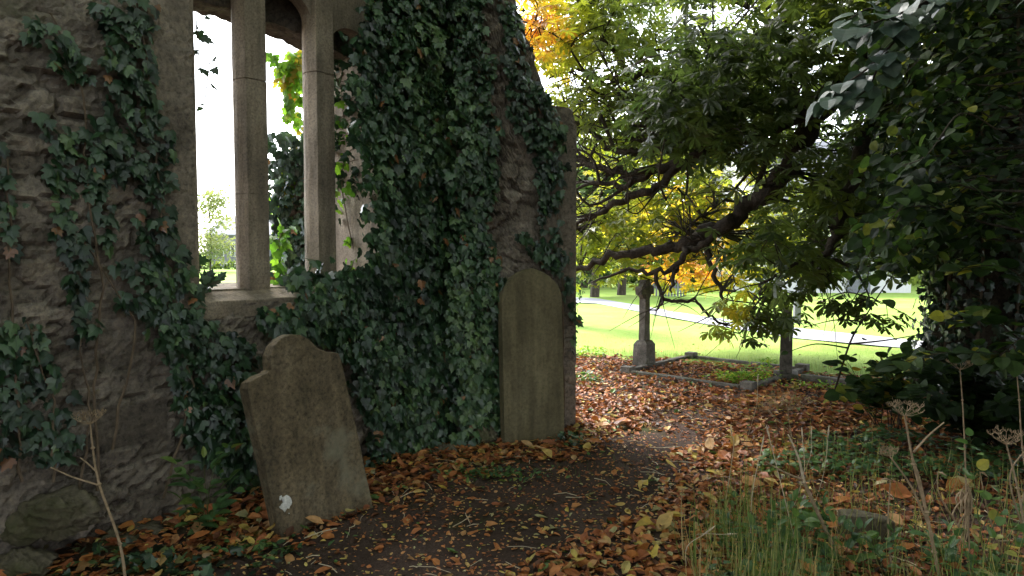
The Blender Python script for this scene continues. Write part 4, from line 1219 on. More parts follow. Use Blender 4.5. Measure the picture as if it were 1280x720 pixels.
def palm_crown(name, centers, n_each, spread, size, vfn, parent, flat=0.45, T=PALM, mat='chestnut'):
    c, p, o = cluster_leaves(centers, n_each, spread, flat)
    n = len(p)
    tip = norm(o * np.array([1, 1, 0.3]) + np.array([0, 0, -0.10])) + rvec(n, 0.25)
    nr = np.array([0, 0, 1.0]) + rvec(n, 0.38)
    x, y = proj(p)
    v = vfn(x, y, p) + rng.normal(0, 0.07, n)
    return leaf_cloud(name, T, p, tip, nr, size * rng.uniform(0.6, 1.15, n), v, M[mat], parent)
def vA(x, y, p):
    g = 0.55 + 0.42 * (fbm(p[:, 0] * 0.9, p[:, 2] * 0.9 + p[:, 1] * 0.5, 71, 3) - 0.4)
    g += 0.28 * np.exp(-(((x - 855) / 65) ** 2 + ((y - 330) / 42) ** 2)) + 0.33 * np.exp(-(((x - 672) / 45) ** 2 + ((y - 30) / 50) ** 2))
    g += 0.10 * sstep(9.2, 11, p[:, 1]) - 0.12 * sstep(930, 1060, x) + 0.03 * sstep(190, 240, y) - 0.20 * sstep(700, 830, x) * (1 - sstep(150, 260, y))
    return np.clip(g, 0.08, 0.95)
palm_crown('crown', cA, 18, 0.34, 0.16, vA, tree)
palm_crown('low_spray', cB, 9, 0.12, 0.17, lambda x, y, p: 0.36 + 0 * x + 0.35 * (x < 935), tree, flat=0.4)
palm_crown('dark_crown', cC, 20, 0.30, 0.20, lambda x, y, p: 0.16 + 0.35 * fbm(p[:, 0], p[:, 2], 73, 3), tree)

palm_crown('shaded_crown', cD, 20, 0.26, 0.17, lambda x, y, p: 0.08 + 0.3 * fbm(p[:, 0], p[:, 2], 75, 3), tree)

# unseen canopy added overhead to shade the place (mostly above the frame)
def canopy_centers(n, xr, yr, zr, cond):
    out = []
    while len(out) < n:
        p = np.array([rng.uniform(*xr), rng.uniform(*yr), rng.uniform(*zr)])
        if cond(p) and fbm(p[0] * 0.5, p[1] * 0.5, 81, 3) > 0.36: out.append(p)
    return np.array(out)
def ok_canopy(p):
    x, y = proj(p)
    return not (p[1] > 0.3 and y > -75)
cO = canopy_centers(500, (-6.5, 9), (-3, 10.5), (5.0, 8.5), ok_canopy)
palm_crown('canopy', cO, 14, 0.5, 0.34, lambda x, y, p: 0.3 + 0.3 * fbm(p[:, 0], p[:, 1], 73, 3), tree, T=PALM5, flat=0.4)

# ivy on the trunk
n = 5200
t_ = rng.uniform(0, 2 * math.pi, n); z_ = rng.uniform(0.0, 5.2, n)
rad = 0.52 * (1 - 0.05 * z_) + 0.24 * np.exp(-z_ / 0.35) + rng.uniform(0.03, 0.22, n) * (0.4 + fbm(t_ * 2, z_ * 2, 5, 3))
pos = np.stack([TX - 0.03 + rad * np.cos(t_), TY + rad * np.sin(t_), z_], 1)
out_ = np.stack([np.cos(t_), np.sin(t_), 0 * t_], 1)
tiv = thing('ivy', 'dark ivy cladding the big trunk on the right', 'ivy', (TX, TY, 0))
leaf_cloud('foliage', IVY, pos, np.array([0, 0, -1.0]) + rvec(n, 0.5), out_ + np.array([0, 0, 0.5]) + rvec(n, 0.4), 0.10 * rng.uniform(0.6, 1.2, n), rng.uniform(0, 0.55, n), M['ivy'], tiv)
bb = MB()
for k in range(4):
    a0 = -1.2 - k * 0.6
    bb.tube([(TX + 0.57 * math.cos(a0 + 0.1 * math.sin(z)), TY + 0.57 * math.sin(a0 + 0.1 * math.sin(z)), z) for z in np.linspace(0, 4.5, 14)], 0.018, n=5)
bb.build('stem', M['vine'], tiv)
localize(tiv); localize(tree)

# ------------------------------------------------------------------ generic leafy branches
def leafy_plant(name, label, cat, root_pt, branches, leaf, size, mat, vr, step, stem_mat, group=None, stem_r=0.006, droop=-0.3, up=0.8, jitter=0.02, per=2, petiole=0.03, leafless=0.15):
    """branches: list of polylines; leaves alternate along each"""
    root = thing(name, label, cat, tuple(root_pt), group)
    b = MB(); PP = []; TT = []
    for br in branches:
        q = smooth_poly(br, 6)
        L_ = np.cumsum(np.r_[0, np.linalg.norm(np.diff(q, axis=0), axis=1)])
        b.tube(list(q), list(np.linspace(stem_r * (0.5 + 0.5 * min(1, L_[-1])), stem_r * 0.25, len(q))), n=5, cap=False)
        s_ = leafless * L_[-1]; side = 1
        while s_ < L_[-1]:
            i = min(np.searchsorted(L_, s_), len(q) - 1); i = max(i, 1)
            t = (s_ - L_[i - 1]) / (L_[i] - L_[i - 1] + 1e-9); p = q[i - 1] * (1 - t) + q[i] * t
            d = norm(q[i] - q[i - 1]); sv = np.cross(d, [0, 0, 1.0]); 
            if np.linalg.norm(sv) < 0.2: 
                an = rng.uniform(0, 6.28); sv = np.array([math.cos(an), math.sin(an), 0])
            sv = norm(sv)
            for k in range(per):
                side = -side
                tdir = norm(d * 0.7 + sv * side * rng.uniform(0.6, 1.1) + np.array([0, 0, droop]) + rvec(1, 0.25)[0])
                PP.append(p + tdir * petiole + rvec(1, jitter)[0]); TT.append(tdir)
            s_ += step * rng.uniform(0.7, 1.3)
        PP.append(q[-1]); TT.append(norm(q[-1] - q[-2]))
    PP = np.array(PP); TT = np.array(TT); n = len(PP)
    leaf_cloud('foliage', leaf, PP, TT, np.array([0, -0.15, up]) + rvec(n, 0.3), size * rng.uniform(0.65, 1.15, n), rng.uniform(vr[0], vr[1], n) ** 1.0, mat, root)
    b.build('stem', stem_mat, root, fixn=False)
    localize(root)
    return root

# tree standing just right of the frame whose leaf sprays hang in at the top right
limeb = []
hub = P(1420, -40, 3.6)
def hang(pts, Ys): return [P(p[0], p[1], y) for p, y in zip(pts, Ys)]
main_ = [hang([(1420, -40), (1300, -30), (1200, -15), (1130, 15), (1075, 35), (1050, 45)], (3.6, 3.4, 3.3, 3.2, 3.1, 3.1)),
         hang([(1200, -15), (1150, 10), (1120, 50), (1085, 85), (1050, 110), (1030, 130)], (3.3, 3.25, 3.2, 3.15, 3.1, 3.1)),
         hang([(1110, 60), (1095, 90), (1085, 110), (1060, 130)], (3.2, 3.2, 3.2, 3.2)),
         hang([(1130, 20), (1090, 10), (1060, 25)], (3.3, 3.25, 3.2))]
lt = leafy_plant('overhanging_tree', 'tree with pale blue-green waxy leaf sprays hanging in at the top right', 'tree', (4.9, 3.2, 0), main_, RD, 0.115, M['greyleaf'], (0, 0.9), 0.045, M['bark'], stem_r=0.010, droop=-0.45, up=1.0, petiole=0.03, leafless=0.3)
tb = MB()
tb.tube(list(smooth_poly([(4.9, 3.2, -0.1), (4.85, 3.2, 1.2), (4.8, 3.3, 2.4), (4.9, 3.4, 3.6), (4.9, 3.3, 5.0)], 4)), list(np.linspace(0.14, 0.07, 17)), n=10)
tb.tube(list(smooth_poly([(4.8, 3.3, 2.5), (4.0, 3.5, 3.0), tuple(hub)], 4)), list(np.linspace(0.05, 0.018, 9)), n=7)
tbo = tb.build('trunk', M['bark'], lt, fixn=False)
tbo.data.transform(Matrix.Translation(-Vector(lt.location)))

# dark middle-distance broadleaf boughs across the upper right
brs = []
for i in range(64):
    x0 = rng.uniform(1150, 1330); y0 = rng.uniform(-80, 300)
    Y0 = rng.uniform(4.6, 6.8); L_ = rng.uniform(120, 330)
    dx = -L_ * rng.uniform(0.6, 1); dy = L_ * rng.uniform(0.0, 0.45)
    if y0 + dy > 320: dy = 320 - y0
    x1 = x0 + dx
    if x1 < 1070: x1 = rng.uniform(1070, 1150)
    brs.append([P(x0, y0, Y0), P(x0 * 0.67 + x1 * 0.33, y0 + dy * 0.1 - rng.uniform(5, 30), Y0 + rng.uniform(-.3, .3)), P(x0 * 0.35 + x1 * 0.65, y0 + dy * 0.5 + rng.uniform(-20, 12), Y0 + rng.uniform(-.4, .3)), P(x1, max(y0 + dy, -60) + rng.uniform(0, 35), Y0 - 0.1)])
mid = leafy_plant('lime_tree', 'dark leafy lime tree whose boughs cover the chestnut trunk at the upper right', 'tree', (6.4, 5.6, 0), brs, RD, 0.092, M['lime'], (0.0, 0.93), 0.042, M['bark'], stem_r=0.007, droop=-0.45, up=0.7, per=2, leafless=0.0, jitter=0.07)
tb = MB()
tpts = smooth_poly([(6.4, 5.6, -0.1), (6.35, 5.6, 1.5), (6.3, 5.7, 3.0), (6.4, 5.8, 4.6), (6.5, 5.8, 6.5)], 5)
tb.tube(list(tpts), list(np.linspace(0.26, 0.12, len(tpts))), n=12)
for br in brs:
    a = br[0]; zz = min(max(a[2] - 0.4, 1.2), 6.0); k = np.argmin(np.abs(tpts[:, 2] - zz)); 
    q = smooth_poly([tpts[k], tpts[k] * 0.6 + a * 0.4 + rvec(1, 0.12)[0] + np.array([0, 0, 0.2]), tpts[k] * 0.25 + a * 0.75 + rvec(1, 0.1)[0] + np.array([0, 0, 0.12]), a], 4)
    tb.tube(list(q), list(np.linspace(0.022, 0.006, len(q))), n=5, cap=False)
tbo = tb.build('trunk', M['bark'], mid, fixn=False)
tbo.data.transform(Matrix.Translation(-Vector(mid.location)))
cM = canopy_centers(70, (3.8, 8.6), (3.0, 8.0), (4.6, 7.0), lambda p: True)
c, p, o = cluster_leaves(cM, 60, 0.4, 0.5); n = len(p)
cr = leaf_cloud('crown', RD, p, o + np.array([0, 0, -0.2]), np.array([0, 0, 1.0]) + rvec(n, 0.4), 0.15 * rng.uniform(0.6, 1.1, n), rng.uniform(0, 0.9, n), M['lime'], mid)
cr.data.transform(Matrix.Translation(-Vector(mid.location)))

# yew-like tree behind with drooping dark twigs
def drooping(name, label, base, h, cs, n_str, Lr, mat, size, group=None, vr=(0, 1)):
    root = thing(name, label, 'tree', base, group)
    b = MB(); tt = smooth_poly([(base[0], base[1], -0.1), (base[0] + 0.05, base[1], h * 0.5), (base[0], base[1], h)], 6)
    b.tube(list(tt), list(np.linspace(0.17, 0.04, len(tt))), n=8); b.build('trunk', M['bark'], root, fixn=False)
    PP = []; TT = []; sb_ = MB()
    for c in cs:
        k = np.argmin(np.abs(tt[:, 2] - c[2] - 0.5)); q = smooth_poly([tt[k], (tt[k] + c) / 2 + np.array([0, 0, 0.25]), c], 4)
        sb_.tube(list(q), list(np.linspace(0.03, 0.008, len(q))), n=4, cap=False)
        for j in range(n_str):
            a = q[rng.integers(2, len(q))] + rvec(1, 0.12)[0]; L_ = rng.uniform(*Lr)
            d = norm(np.array([rng.normal(0, 0.35), rng.normal(0, 0.35), -1.0]))
            for s_ in np.arange(0, L_, size * 0.35):
                PP.append(a + d * s_ + rvec(1, 0.008)[0]); TT.append(norm(d * 0.6 + rvec(1, 0.6)[0]))
    PP = np.array(PP); TT = np.array(TT); n = len(PP)
    leaf_cloud('crown', NARROW, PP, TT, np.array([0, 0, 1.0]) + rvec(n, 0.5), size * rng.uniform(0.6, 1.2, n), rng.uniform(*vr, n), M[mat], root)
    sb_.build('limb', M['bark'], root, fixn=False)
    localize(root)
    return root
cs = [P(rng.uniform(1020, 1175), rng.uniform(120, 320), rng.uniform(10, 12)) for _ in range(44)]
drooping('yew_tree', 'dark yew with drooping twigs hanging between the cross and the big trunk', (8.1, 12.0, 0), 5.5, cs, 9, (0.3, 0.9), 'yew', 0.09)
cs = [P(rng.uniform(690, 765), rng.uniform(250, 350), rng.uniform(14, 16)) for _ in range(16)]
drooping('yew_tree', 'bluish green feathery conifer just beyond the wall end on the lawn', (1.1, 15, 0), 3.6, cs, 8, (0.3, 0.9), 'lime', 0.13, vr=(0.2, 0.7))

# ------------------------------------------------------------------ understory on the right
SH = 'low shrubs and saplings at the right'
def br_px(lst, Y): return [P(a, c, Y) for a, c in lst]
def rand_branches(n, base_px, Yb, tips_box, Yt, lift=20):
    out = []
    for i in range(n):
        tx = rng.uniform(tips_box[0], tips_box[2]); ty = rng.uniform(tips_box[1], tips_box[3]); Y = rng.uniform(*Yt)
        b0 = G(base_px[0] + rng.uniform(-25, 25), base_px[1]); e = P(tx, ty, Y)
        m_ = (b0 + e) / 2 + np.array([rng.normal(0, 0.05), 0, rng.uniform(0.05, 0.2)])
        out.append([b0, m_, e])
    return out
leafy_plant('shrub', 'low backlit shrub of round leaves below the big trunk, some turning yellow', 'shrub', G(1120, 540), rand_branches(15, (1110, 540), 5.6, (1040, 440, 1170, 515), (5.2, 6.1)), RD, 0.115, M['lime'], (0.3, 1.0), 0.05, M['bark'], SH, stem_r=0.005, droop=-0.2, up=0.8, leafless=0.35)
leafy_plant('shrub', 'dark leafy shrub filling the ground at the foot of the big trunk', 'shrub', G(1230, 560), rand_branches(46, (1240, 560), 5.2, (1130, 440, 1330, 530), (4.6, 6.2)), RD, 0.11, M['lime'], (0.0, 0.8), 0.05, M['bark'], SH, stem_r=0.005, droop=-0.3, leafless=0.2)
leafy_plant('shrub', 'spray of large dark leaves reaching in at the right edge above the umbels', 'shrub', P(1330, 560, 4.4) * np.array([1, 1, 0]), [br_px([(1330, 470), (1240, 400), (1180, 395)], 4.4), br_px([(1330, 430), (1270, 340), (1200, 335)], 4.5), br_px([(1330, 500), (1270, 450), (1190, 440), (1120, 455)], 4.3), br_px([(1340, 420), (1290, 300), (1225, 240)], 4.4), br_px([(1340, 480), (1290, 420), (1240, 455)], 4.2), br_px([(1330, 300), (1330, 470)], 4.4)], RD, 0.12, M['lime'], (0.3, 0.97), 0.05, M['bark'], SH, stem_r=0.007, droop=-0.2)
leafy_plant('sapling', 'arching bare sapling with few small leaves in front of the lawn path', 'sapling', G(1040, 500), [[G(1040, 500), P(1062, 430, 6.6), P(1082, 395, 6.5), P(1108, 355, 6.4), P(1135, 320, 6.3)], br_px([(1062, 430), (1110, 425), (1165, 415)], 6.6), br_px([(1078, 402), (1045, 400), (1010, 408)], 6.5), br_px([(1060, 435), (1020, 430), (985, 440)], 6.6)], RD, 0.06, M['lime'], (0.3, 0.9), 0.4, M['bark'], SH, stem_r=0.012, per=1)
leafy_plant('sapling', 'young plant with fresh round green leaves at the right edge of the undergrowth', 'sapling', G(1235, 715), [br_px([(1235, 715), (1222, 640), (1215, 570), (1212, 545)], 3.5), br_px([(1230, 690), (1250, 630), (1245, 600)], 3.4), br_px([(1240, 715), (1275, 665), (1285, 640)], 3.3)], RD, 0.06, M['herb'], (0.5, 1.0), 0.07, M['greenstem'], SH, stem_r=0.004)
leafy_plant('herb', 'leafy green herb growing between the wall and the leaning headstone', 'plant', G(258, 668), [[G(258, 668), P(252, 625, 3.75), P(236, 590, 3.7), P(222, 580, 3.65)], [G(258, 668), P(262, 610, 3.75), P(272, 575, 3.75), P(282, 560, 3.7)], [G(252, 668), P(245, 640, 3.7), P(228, 625, 3.65)], [G(262, 668), P(268, 630, 3.75), P(288, 605, 3.75)], [G(262, 668), P(256, 600, 3.7), P(255, 572, 3.7)]], OV, 0.095, M['herb'], (0.2, 0.95), 0.055, M['greenstem'], None, stem_r=0.003, droop=-0.3, leafless=0.3)
nett = [((1010, 700), 70), ((1050, 712), 60), ((985, 670), 45), ((1100, 715), 55), ((955, 700), 55), ((1160, 705), 40)]
NL = ['nettle-like green plant left of the half-buried stone block', 'nettle-like green plant at the bottom edge below the stone block', 'small green plant behind the dead stalk, nearest the path side', 'green toothed plant right of and below the stone block', 'green plant among tall grass at the bottom edge', 'short green plant between the stone block and the tall dead hogweed']
for (bp, hh), lb in zip(nett, NL):
    g0 = G(bp[0], bp[1]); brs_ = []
    for k in range(4):
        t = g0 + np.array([rng.normal(0, 0.07), rng.normal(0, 0.07), hh / 870 * g0[1] * rng.uniform(0.7, 1.1)]); brs_.append([g0, (g0 + t) / 2 + rvec(1, 0.02)[0], t])
    leafy_plant('nettle', lb, 'plant', g0, brs_, OV, 0.075, M['herb'], (0.1, 0.9), 0.045, M['greenstem'], 'green plants in the right foreground', stem_r=0.003, droop=-0.25, leafless=0.15)
# bright herbs in the plot
def herb_patch(label, c, spread, n, size, mat, h=0.12, leaf=OV, cat='plant', name='herb', group=None):
    root = thing(name, label, cat, tuple(c), group)
    p = np.array(c) + rvec(n) * np.array([spread[0], spread[1], 0]); p[:, 2] = gz(p[:, 0], p[:, 1]) + rng.uniform(0.01, h, n)
    a = rng.uniform(0, 6.28, n); tip = np.stack([np.cos(a), np.sin(a), rng.uniform(-0.2, 0.9, n)], 1)
    leaf_cloud('foliage', leaf, p, tip, np.array([0, 0, 1.0]) + rvec(n, 0.4), size * rng.uniform(0.6, 1.2, n), rng.uniform(0, 1, n), M[mat], root)
    localize(root); return root
herb_patch('bright green weeds growing in the kerbed grave plot', G(925, 478), (0.17, 0.10), 420, 0.055, 'brightherb', 0.13)
herb_patch('taller bright green weeds against the plinth of the edge-on cross', G(955, 472), (0.07, 0.07), 120, 0.055, 'brightherb', 0.25)
herb_patch('few bright weeds right of the edge-on cross by the kerb', G(1020, 487), (0.25, 0.08), 130, 0.05, 'brightherb', 0.08)
herb_patch('green tuft on the leaf bank at the lawn edge by the wall end', G(733, 446), (0.16, 0.10), 200, 0.06, 'brightherb', 0.14)
herb_patch('dark green weed at the foot of the wall end', G(735, 480), (0.10, 0.10), 110, 0.07, 'herb', 0.12)
herb_patch('green weeds in the leaves left of the path below the rounded headstone', G(620, 598), (0.20, 0.07), 170, 0.05, 'herb', 0.05)
herb_patch('ivy seedlings at the right foot of the rounded headstone', G(716, 560), (0.07, 0.06), 60, 0.05, 'ivy', 0.10, leaf=IVY, name='ivy', cat='ivy')
herb_patch('low green leaves beneath the leaning headstone', G(330, 692), (0.12, 0.05), 90, 0.045, 'herb', 0.04)
herb_patch('low ivy leaves among litter under the mossy boulder', G(200, 715), (0.3, 0.08), 120, 0.06, 'ivy', 0.06, leaf=IVY, name='ivy', cat='ivy')

# ground cover of ivy and herbs in the right foreground
n = 9500
x = rng.uniform(0.9, 4.4, n); y = rng.uniform(2.4, 6.2, n)
px_, py_ = proj(np.stack([x, y, 0 * x], 1))
k = inpoly(px_, py_, [(880, 760), (905, 640), (960, 570), (1050, 545), (1330, 540), (1400, 800), (880, 800)]) & (fbm(x * 2.2, y * 2.2, 91, 3) > 0.54) & (path_dist(x, y) > 0.35)
x, y = x[k], y[k]; n = len(x)
p = np.stack([x, y, gz(x, y) + rng.uniform(0.02, 0.11, n)], 1); a = rng.uniform(0, 6.28, n)
gc = leaf_cloud('ground_cover', IVY, p, np.stack([np.cos(a), np.sin(a), rng.uniform(-0.3, 0.4, n)], 1), np.array([0, 0, 1.0]) + rvec(n, 0.35), 0.055 * rng.uniform(0.5, 1.2, n), np.clip(rng.normal(0.5, 0.25, n), 0, 0.92), M['herb'])
tag(gc, 'trailing ivy ground cover in the right foreground', kind='stuff')

# ------------------------------------------------------------------ grass
def blades(name, label, cfn, n, L_, lean, vr, mat='grass', kind='stuff', wide=1.0):
    p = cfn(n); n = len(p)
    a = rng.uniform(0, 6.28, n); ln = rng.uniform(0.1, lean, n)
    tip = np.stack([np.cos(a) * ln, np.sin(a) * ln, np.ones(n)], 1)
    nr = -np.stack([np.cos(a), np.sin(a), -ln], 1)
    s_ = L_ * rng.uniform(0.4, 1.15, n)
    o = leaf_cloud(name, BLADE, p, tip, nr, s_, rng.uniform(*vr, n), M[mat], wscale=np.full(n, wide))
    return tag(o, label, kind=kind)
def px_pts(poly, thr=0.0):
    def f(n):
        xs = [q[0] for q in poly]; ys = [q[1] for q in poly]; out = []
        while len(out) < n:
            a = rng.uniform(min(xs), max(xs)); c = rng.uniform(min(ys), max(ys))
            if inpoly(np.array([a]), np.array([c]), poly)[0]:
                g = G(a, c); g[2] = float(gz(g[0], g[1])); out.append(g)
        return np.array(out)
    return f
blades('grass', 'tuft of long green grass at the path edge in the right foreground', px_pts([(875, 780), (850, 700), (905, 640), (960, 640), (1010, 700), (1010, 790)]), 400, 0.34, 1.0, (0.3, 1.0), wide=0.7)
blades('grass', 'sparse grass in the right undergrowth', px_pts([(870, 700), (930, 560), (1050, 560), (1290, 600), (1290, 780), (1000, 780)]), 900, 0.30, 0.9, (0.35, 1.0), wide=0.6)
blades('grass', 'short grass fringing the lawn edge', px_pts([(722, 447), (800, 447), (1000, 463), (1150, 478), (1150, 470), (1000, 455), (722, 437)]), 2600, 0.10, 0.8, (0.2, 0.7))
blades('grass', 'mown lawn grass near the grave plots', px_pts([(722, 441), (722, 415), (1180, 432), (1180, 470), (1000, 458)]), 9000, 0.045, 0.9, (0.3, 0.85), wide=1.6)
blades('grass', 'pale dry grass tufts in the leaves near the grave kerb', lambda n: np.array([G(985, 512)[0] + 0, G(985, 512)[1], 0]) + rvec(n) * np.array([0.16, 0.10, 0]), 70, 0.24, 1.3, (0.85, 1.0), wide=0.5)
blades('grass', 'moss-like short grass where the path meets the leaf bank', px_pts([(690, 585), (770, 560), (860, 575), (800, 600), (720, 605)]), 260, 0.05, 1.2, (0.1, 0.6))

# tall dry grass stems, counted one by one
stems_px = [((905, 640), (917, 560), (915, 545)), ((870, 530), (880, 548)), ((880, 560), (892, 548)), ((930, 560), (945, 510), (947, 478)), ((1000, 700), (975, 600), (962, 548)), ((1015, 640), (1030, 590), (1035, 545)), ((1000, 600), (1013, 570), (1014, 545)), ((938, 690), (940, 620), (952, 560)), ((990, 640), (1005, 590), (1003, 548)), ((880, 700), (868, 670), (905, 668)), ((860, 720), (858, 685), (880, 668))]
SL = ['upright dry grass stem at the path edge left of the tall green grass', 'tiny dry stem standing alone on the leaves beside the path bend', 'short slanting dry stem at the right edge of the bare path', 'tall thin seed stem beside the dead stalk, reaching highest towards the kerbs',
      'long dry stem leaning left behind the dead stalk', 'dry seed stem rising right of the dead stalk', 'short seed stem just behind the splintered tip of the dead stalk', 'dry stem growing out of the tall green grass', 'dry stem crossing close to the dead stalk tip', 'broken grass stem bent flat to the right over the green tuft', 'bent grass stem at the bottom edge left of the green tuft']
for i, st in enumerate(stems_px):
    b0 = G(*st[0]); pts = [b0] + [P(a, c, b0[1] * 0.99) for a, c in st[1:]]
    b = MB(); b.tube(list(smooth_poly(pts, 5)), 0.0022, n=4)
    e = pts[-1]; d = norm(pts[-1] - pts[-2])
    b.tube([e, e + d * 0.02, e + d * 0.05, e + d * 0.07], [0.002, 0.005, 0.004, 0.001], n=5)
    o = b.build('dry_grass_stem', M['palestem'], fixn=False)
    tag(o, SL[i], 'grass stem', 'dry grass stems')

# ------------------------------------------------------------------ dead hogweed and stalks
def umbel(root, c, r_, up, nr=14, nsub=9, mat='drystem', name='umbel'):
    r_ = r_ * 0.95
    b = MB(); up = norm(np.array(up, float)); a = norm(np.cross(up, [0.3, 1, 0.2])); c2 = np.cross(up, a)
    for i in range(nr):
        t = 2 * math.pi * i / nr + random.uniform(-0.15, 0.15); rr = r_ * (random.uniform(0.75, 1.05) if i % 3 else random.uniform(0.3, 0.6))
        e = c + (math.cos(t) * a + math.sin(t) * c2) * rr + up * (r_ * 0.55 - 0.15 * rr + random.uniform(0, 0.15) * r_)
        m_ = (c + e) / 2 - up * 0.06 * r_
        b.tube([c, m_, e], [0.0012, 0.0009, 0.0007], n=4, cap=False)
        for j in range(nsub):
            s_ = random.uniform(0, 6.28); q = r_ * 0.26 * random.uniform(0.6, 1.1)
            f = e + (math.cos(s_) * a + math.sin(s_) * c2) * q + up * q * random.uniform(0.5, 1.0)
            b.tube([e, f], [0.0008, 0.0007], n=3, cap=False)
            b.tube([f, f + up * 0.003, f + up * 0.007], [0.0005, 0.0017, 0.0006], n=4)
    b.build(name, M[mat], root, fixn=False)
HG = 'dead hogweed plants'
def hogweed(label, base, stem, r0, umbels, sides=(), mat='drystem'):
    root = thing('hogweed', label, 'dead plant', tuple(base), HG)
    b = MB(); q = smooth_poly([base] + stem, 5)
    b.tube(list(q), list(np.linspace(r0, r0 * 0.45, len(q))), n=7)
    for s_ in sides:
        q = smooth_poly(s_, 4); b.tube(list(q), list(np.linspace(r0 * 0.6, r0 * 0.35, len(q))), n=6)
    for p in ([base] + stem)[1:-1]:
        b.tube([p - np.array([0, 0, .006]), p, p + np.array([0, 0, .006])], [r0 * 0.8, r0 * 1.5, r0 * 0.8], n=7)
    b.build('stem', M[mat], root, fixn=False)
    for (c, rr, up) in umbels: umbel(root, c, rr, up)
    localize(root)
Y = 3.2; bp_ = P(158, 740, Y); bp_[2] = max(bp_[2], -0.02)
hogweed('dead hogweed stalk with one umbel and a pale side shoot against the wall at left', bp_, [P(150, 680, Y), P(124, 605, Y), P(116, 560, Y), P(113, 530, Y)], 0.0075, [(P(113, 530, Y), 0.075, (0, -0.1, 1))], [[P(122, 606, Y), P(90, 596, Y - .03), P(63, 584, Y - .05)], [P(121, 590, Y), P(108, 578, Y), P(100, 572, Y)]])
Y = 3.3; bp_ = P(1180, 745, Y)
hogweed('tall dead hogweed with two forked branches and a broad umbel at the right', bp_, [P(1168, 690, Y), P(1158, 640, Y), P(1142, 580, Y), P(1131, 520, Y)], 0.010,
        [(P(1131, 520, Y), 0.085, (0, -0.1, 1)), (P(1112, 570, Y), 0.045, (-0.3, 0, 1))], [[P(1142, 565, Y), P(1160, 545, Y), P(1180, 528, Y)], [P(1166, 670, Y), P(1140, 610, Y), P(1112, 570, Y)], [P(1160, 650, Y), P(1150, 600, Y), P(1140, 570, Y)]])
Y = 4.4; hogweed('thin dead hogweed with a small umbel in front of the dark shrub', G(1208, 625), [P(1206, 560, Y), P(1203, 500, Y), P(1200, 462, Y)], 0.006, [(P(1200, 462, Y), 0.08, (0, 0, 1))], [])
Y = 3.3; hogweed('dead hogweed with a lacy grey umbel near the right edge', P(1300, 745, Y), [P(1285, 680, Y), P(1272, 610, Y), P(1258, 555, Y)], 0.008, [(P(1258, 555, Y), 0.08, (-0.1, -0.1, 1))], [[P(1276, 630, Y), P(1290, 590, Y), P(1300, 570, Y)]])
Y = 4.2; hogweed('dead hogweed rising highest at the right edge of the view', G(1290, 640), [P(1278, 560, Y), P(1274, 500, Y), P(1271, 468, Y)], 0.006, [(P(1271, 468, Y), 0.07, (0, 0, 1))], [])
Y = 5.2; hogweed('fuzzy collapsed dead umbel right below the edge-on cross', G(990, 570), [P(990, 550, Y), P(986, 525, Y), P(985, 512, Y)], 0.005, [(P(985, 512, Y), 0.14, (0, -0.2, 1)), (P(960, 515, Y), 0.08, (-0.3, -0.2, 1))], [[P(988, 540, Y), P(972, 525, Y), P(960, 515, Y)]])
# thick dead stalk leaning across the right foreground
st = thing('dead_stalk', 'thick brown dead stalk leaning left with a pale splintered tip', 'dead stalk', tuple(P(1056, 712, 3.5)))
b = MB(); q = smooth_poly([P(1058, 722, 3.5), P(1040, 680, 3.48), P(1015, 625, 3.46), P(1003, 598, 3.45)], 5)
b.tube(list(q), list(np.linspace(0.011, 0.008, len(q))), n=7)
b.tube(list(smooth_poly([P(1004, 600, 3.45), P(980, 590, 3.44), P(957, 577, 3.43)], 4)), list(np.linspace(0.006, 0.003, 9)), n=6)
b.build('stalk', M['drystem'], st, fixn=False)
b = MB(); b.tube(list(smooth_poly([P(1005, 603, 3.45), P(998, 572, 3.44), P(985, 543, 3.42)], 4)), list(np.linspace(0.008, 0.003, 9)), n=6); b.build('splintered_tip', M['palestem'], st, fixn=False)
localize(st)
for (pts, lab) in (([(1255, 700), (1235, 640), (1225, 590)], 'thin brown dead stem beside the fresh round-leaved plant'), ([(1205, 668), (1175, 620), (1172, 590)], 'short dark dead stem left of the thin hogweed'), ([(1115, 720), (1110, 660), (1113, 600)], 'upright dead stem just right of the stone block'), ([(1290, 690), (1262, 600), (1285, 560)], 'bent dead stem at the right edge under the lacy umbel')):
    g0 = G(pts[0][0], min(pts[0][1], 715)); dsr = thing('withered_plant', lab, 'dead plant', tuple(g0), 'withered plants in the undergrowth'); b = MB(); q = smooth_poly([g0] + [P(a, c, g0[1]) for a, c in pts[1:]], 5); b.tube(list(q), list(np.linspace(0.006, 0.003, len(q))), n=6)
    b.build('stem', M['drystem'], dsr, fixn=False)
    c2_ = MB()
    for k in range(1):
        e = q[-1 - 4 * k]; f = e + rvec(1, 0.03)[0] + np.array([0, 0, -0.015]); c2_.tube([e, (e + f) / 2 + np.array([0, 0, .006]), f], [0.001, 0.006, 0.001], n=4)
    c2_.build('withered_leaf', M['drystem'], dsr, fixn=False); localize(dsr)
# crumpled hanging dead leaf on the right
b = MB()
g0 = P(1212, 690, 3.45); q = [g0, P(1210, 640, 3.45), P(1207, 600, 3.45)]
b.tube(q, [0.004, 0.004, 0.003], n=5)
for k in range(26):
    o_ = rvec(1, 0.010)[0]; zt = rng.uniform(600, 650); ln_ = rng.uniform(18, 42); tw_ = rvec(1, 0.012)[0]
    b.tube(list(smooth_poly([P(1208, zt, 3.45) + o_, P(1207, zt + ln_ * .5, 3.45) + o_ * 1.7 + tw_, P(1207, zt + ln_, 3.44) + o_ * 1.5]
        , 3)), [0.001, 0.003, 0.0045, 0.005, 0.004, 0.003, 0.001], n=3)
tag(b.build('shrivelled_dock', M['drystem'], fixn=False, rough=0), 'crumpled brown withered leaf hanging on its stem at the right', 'dead plant')

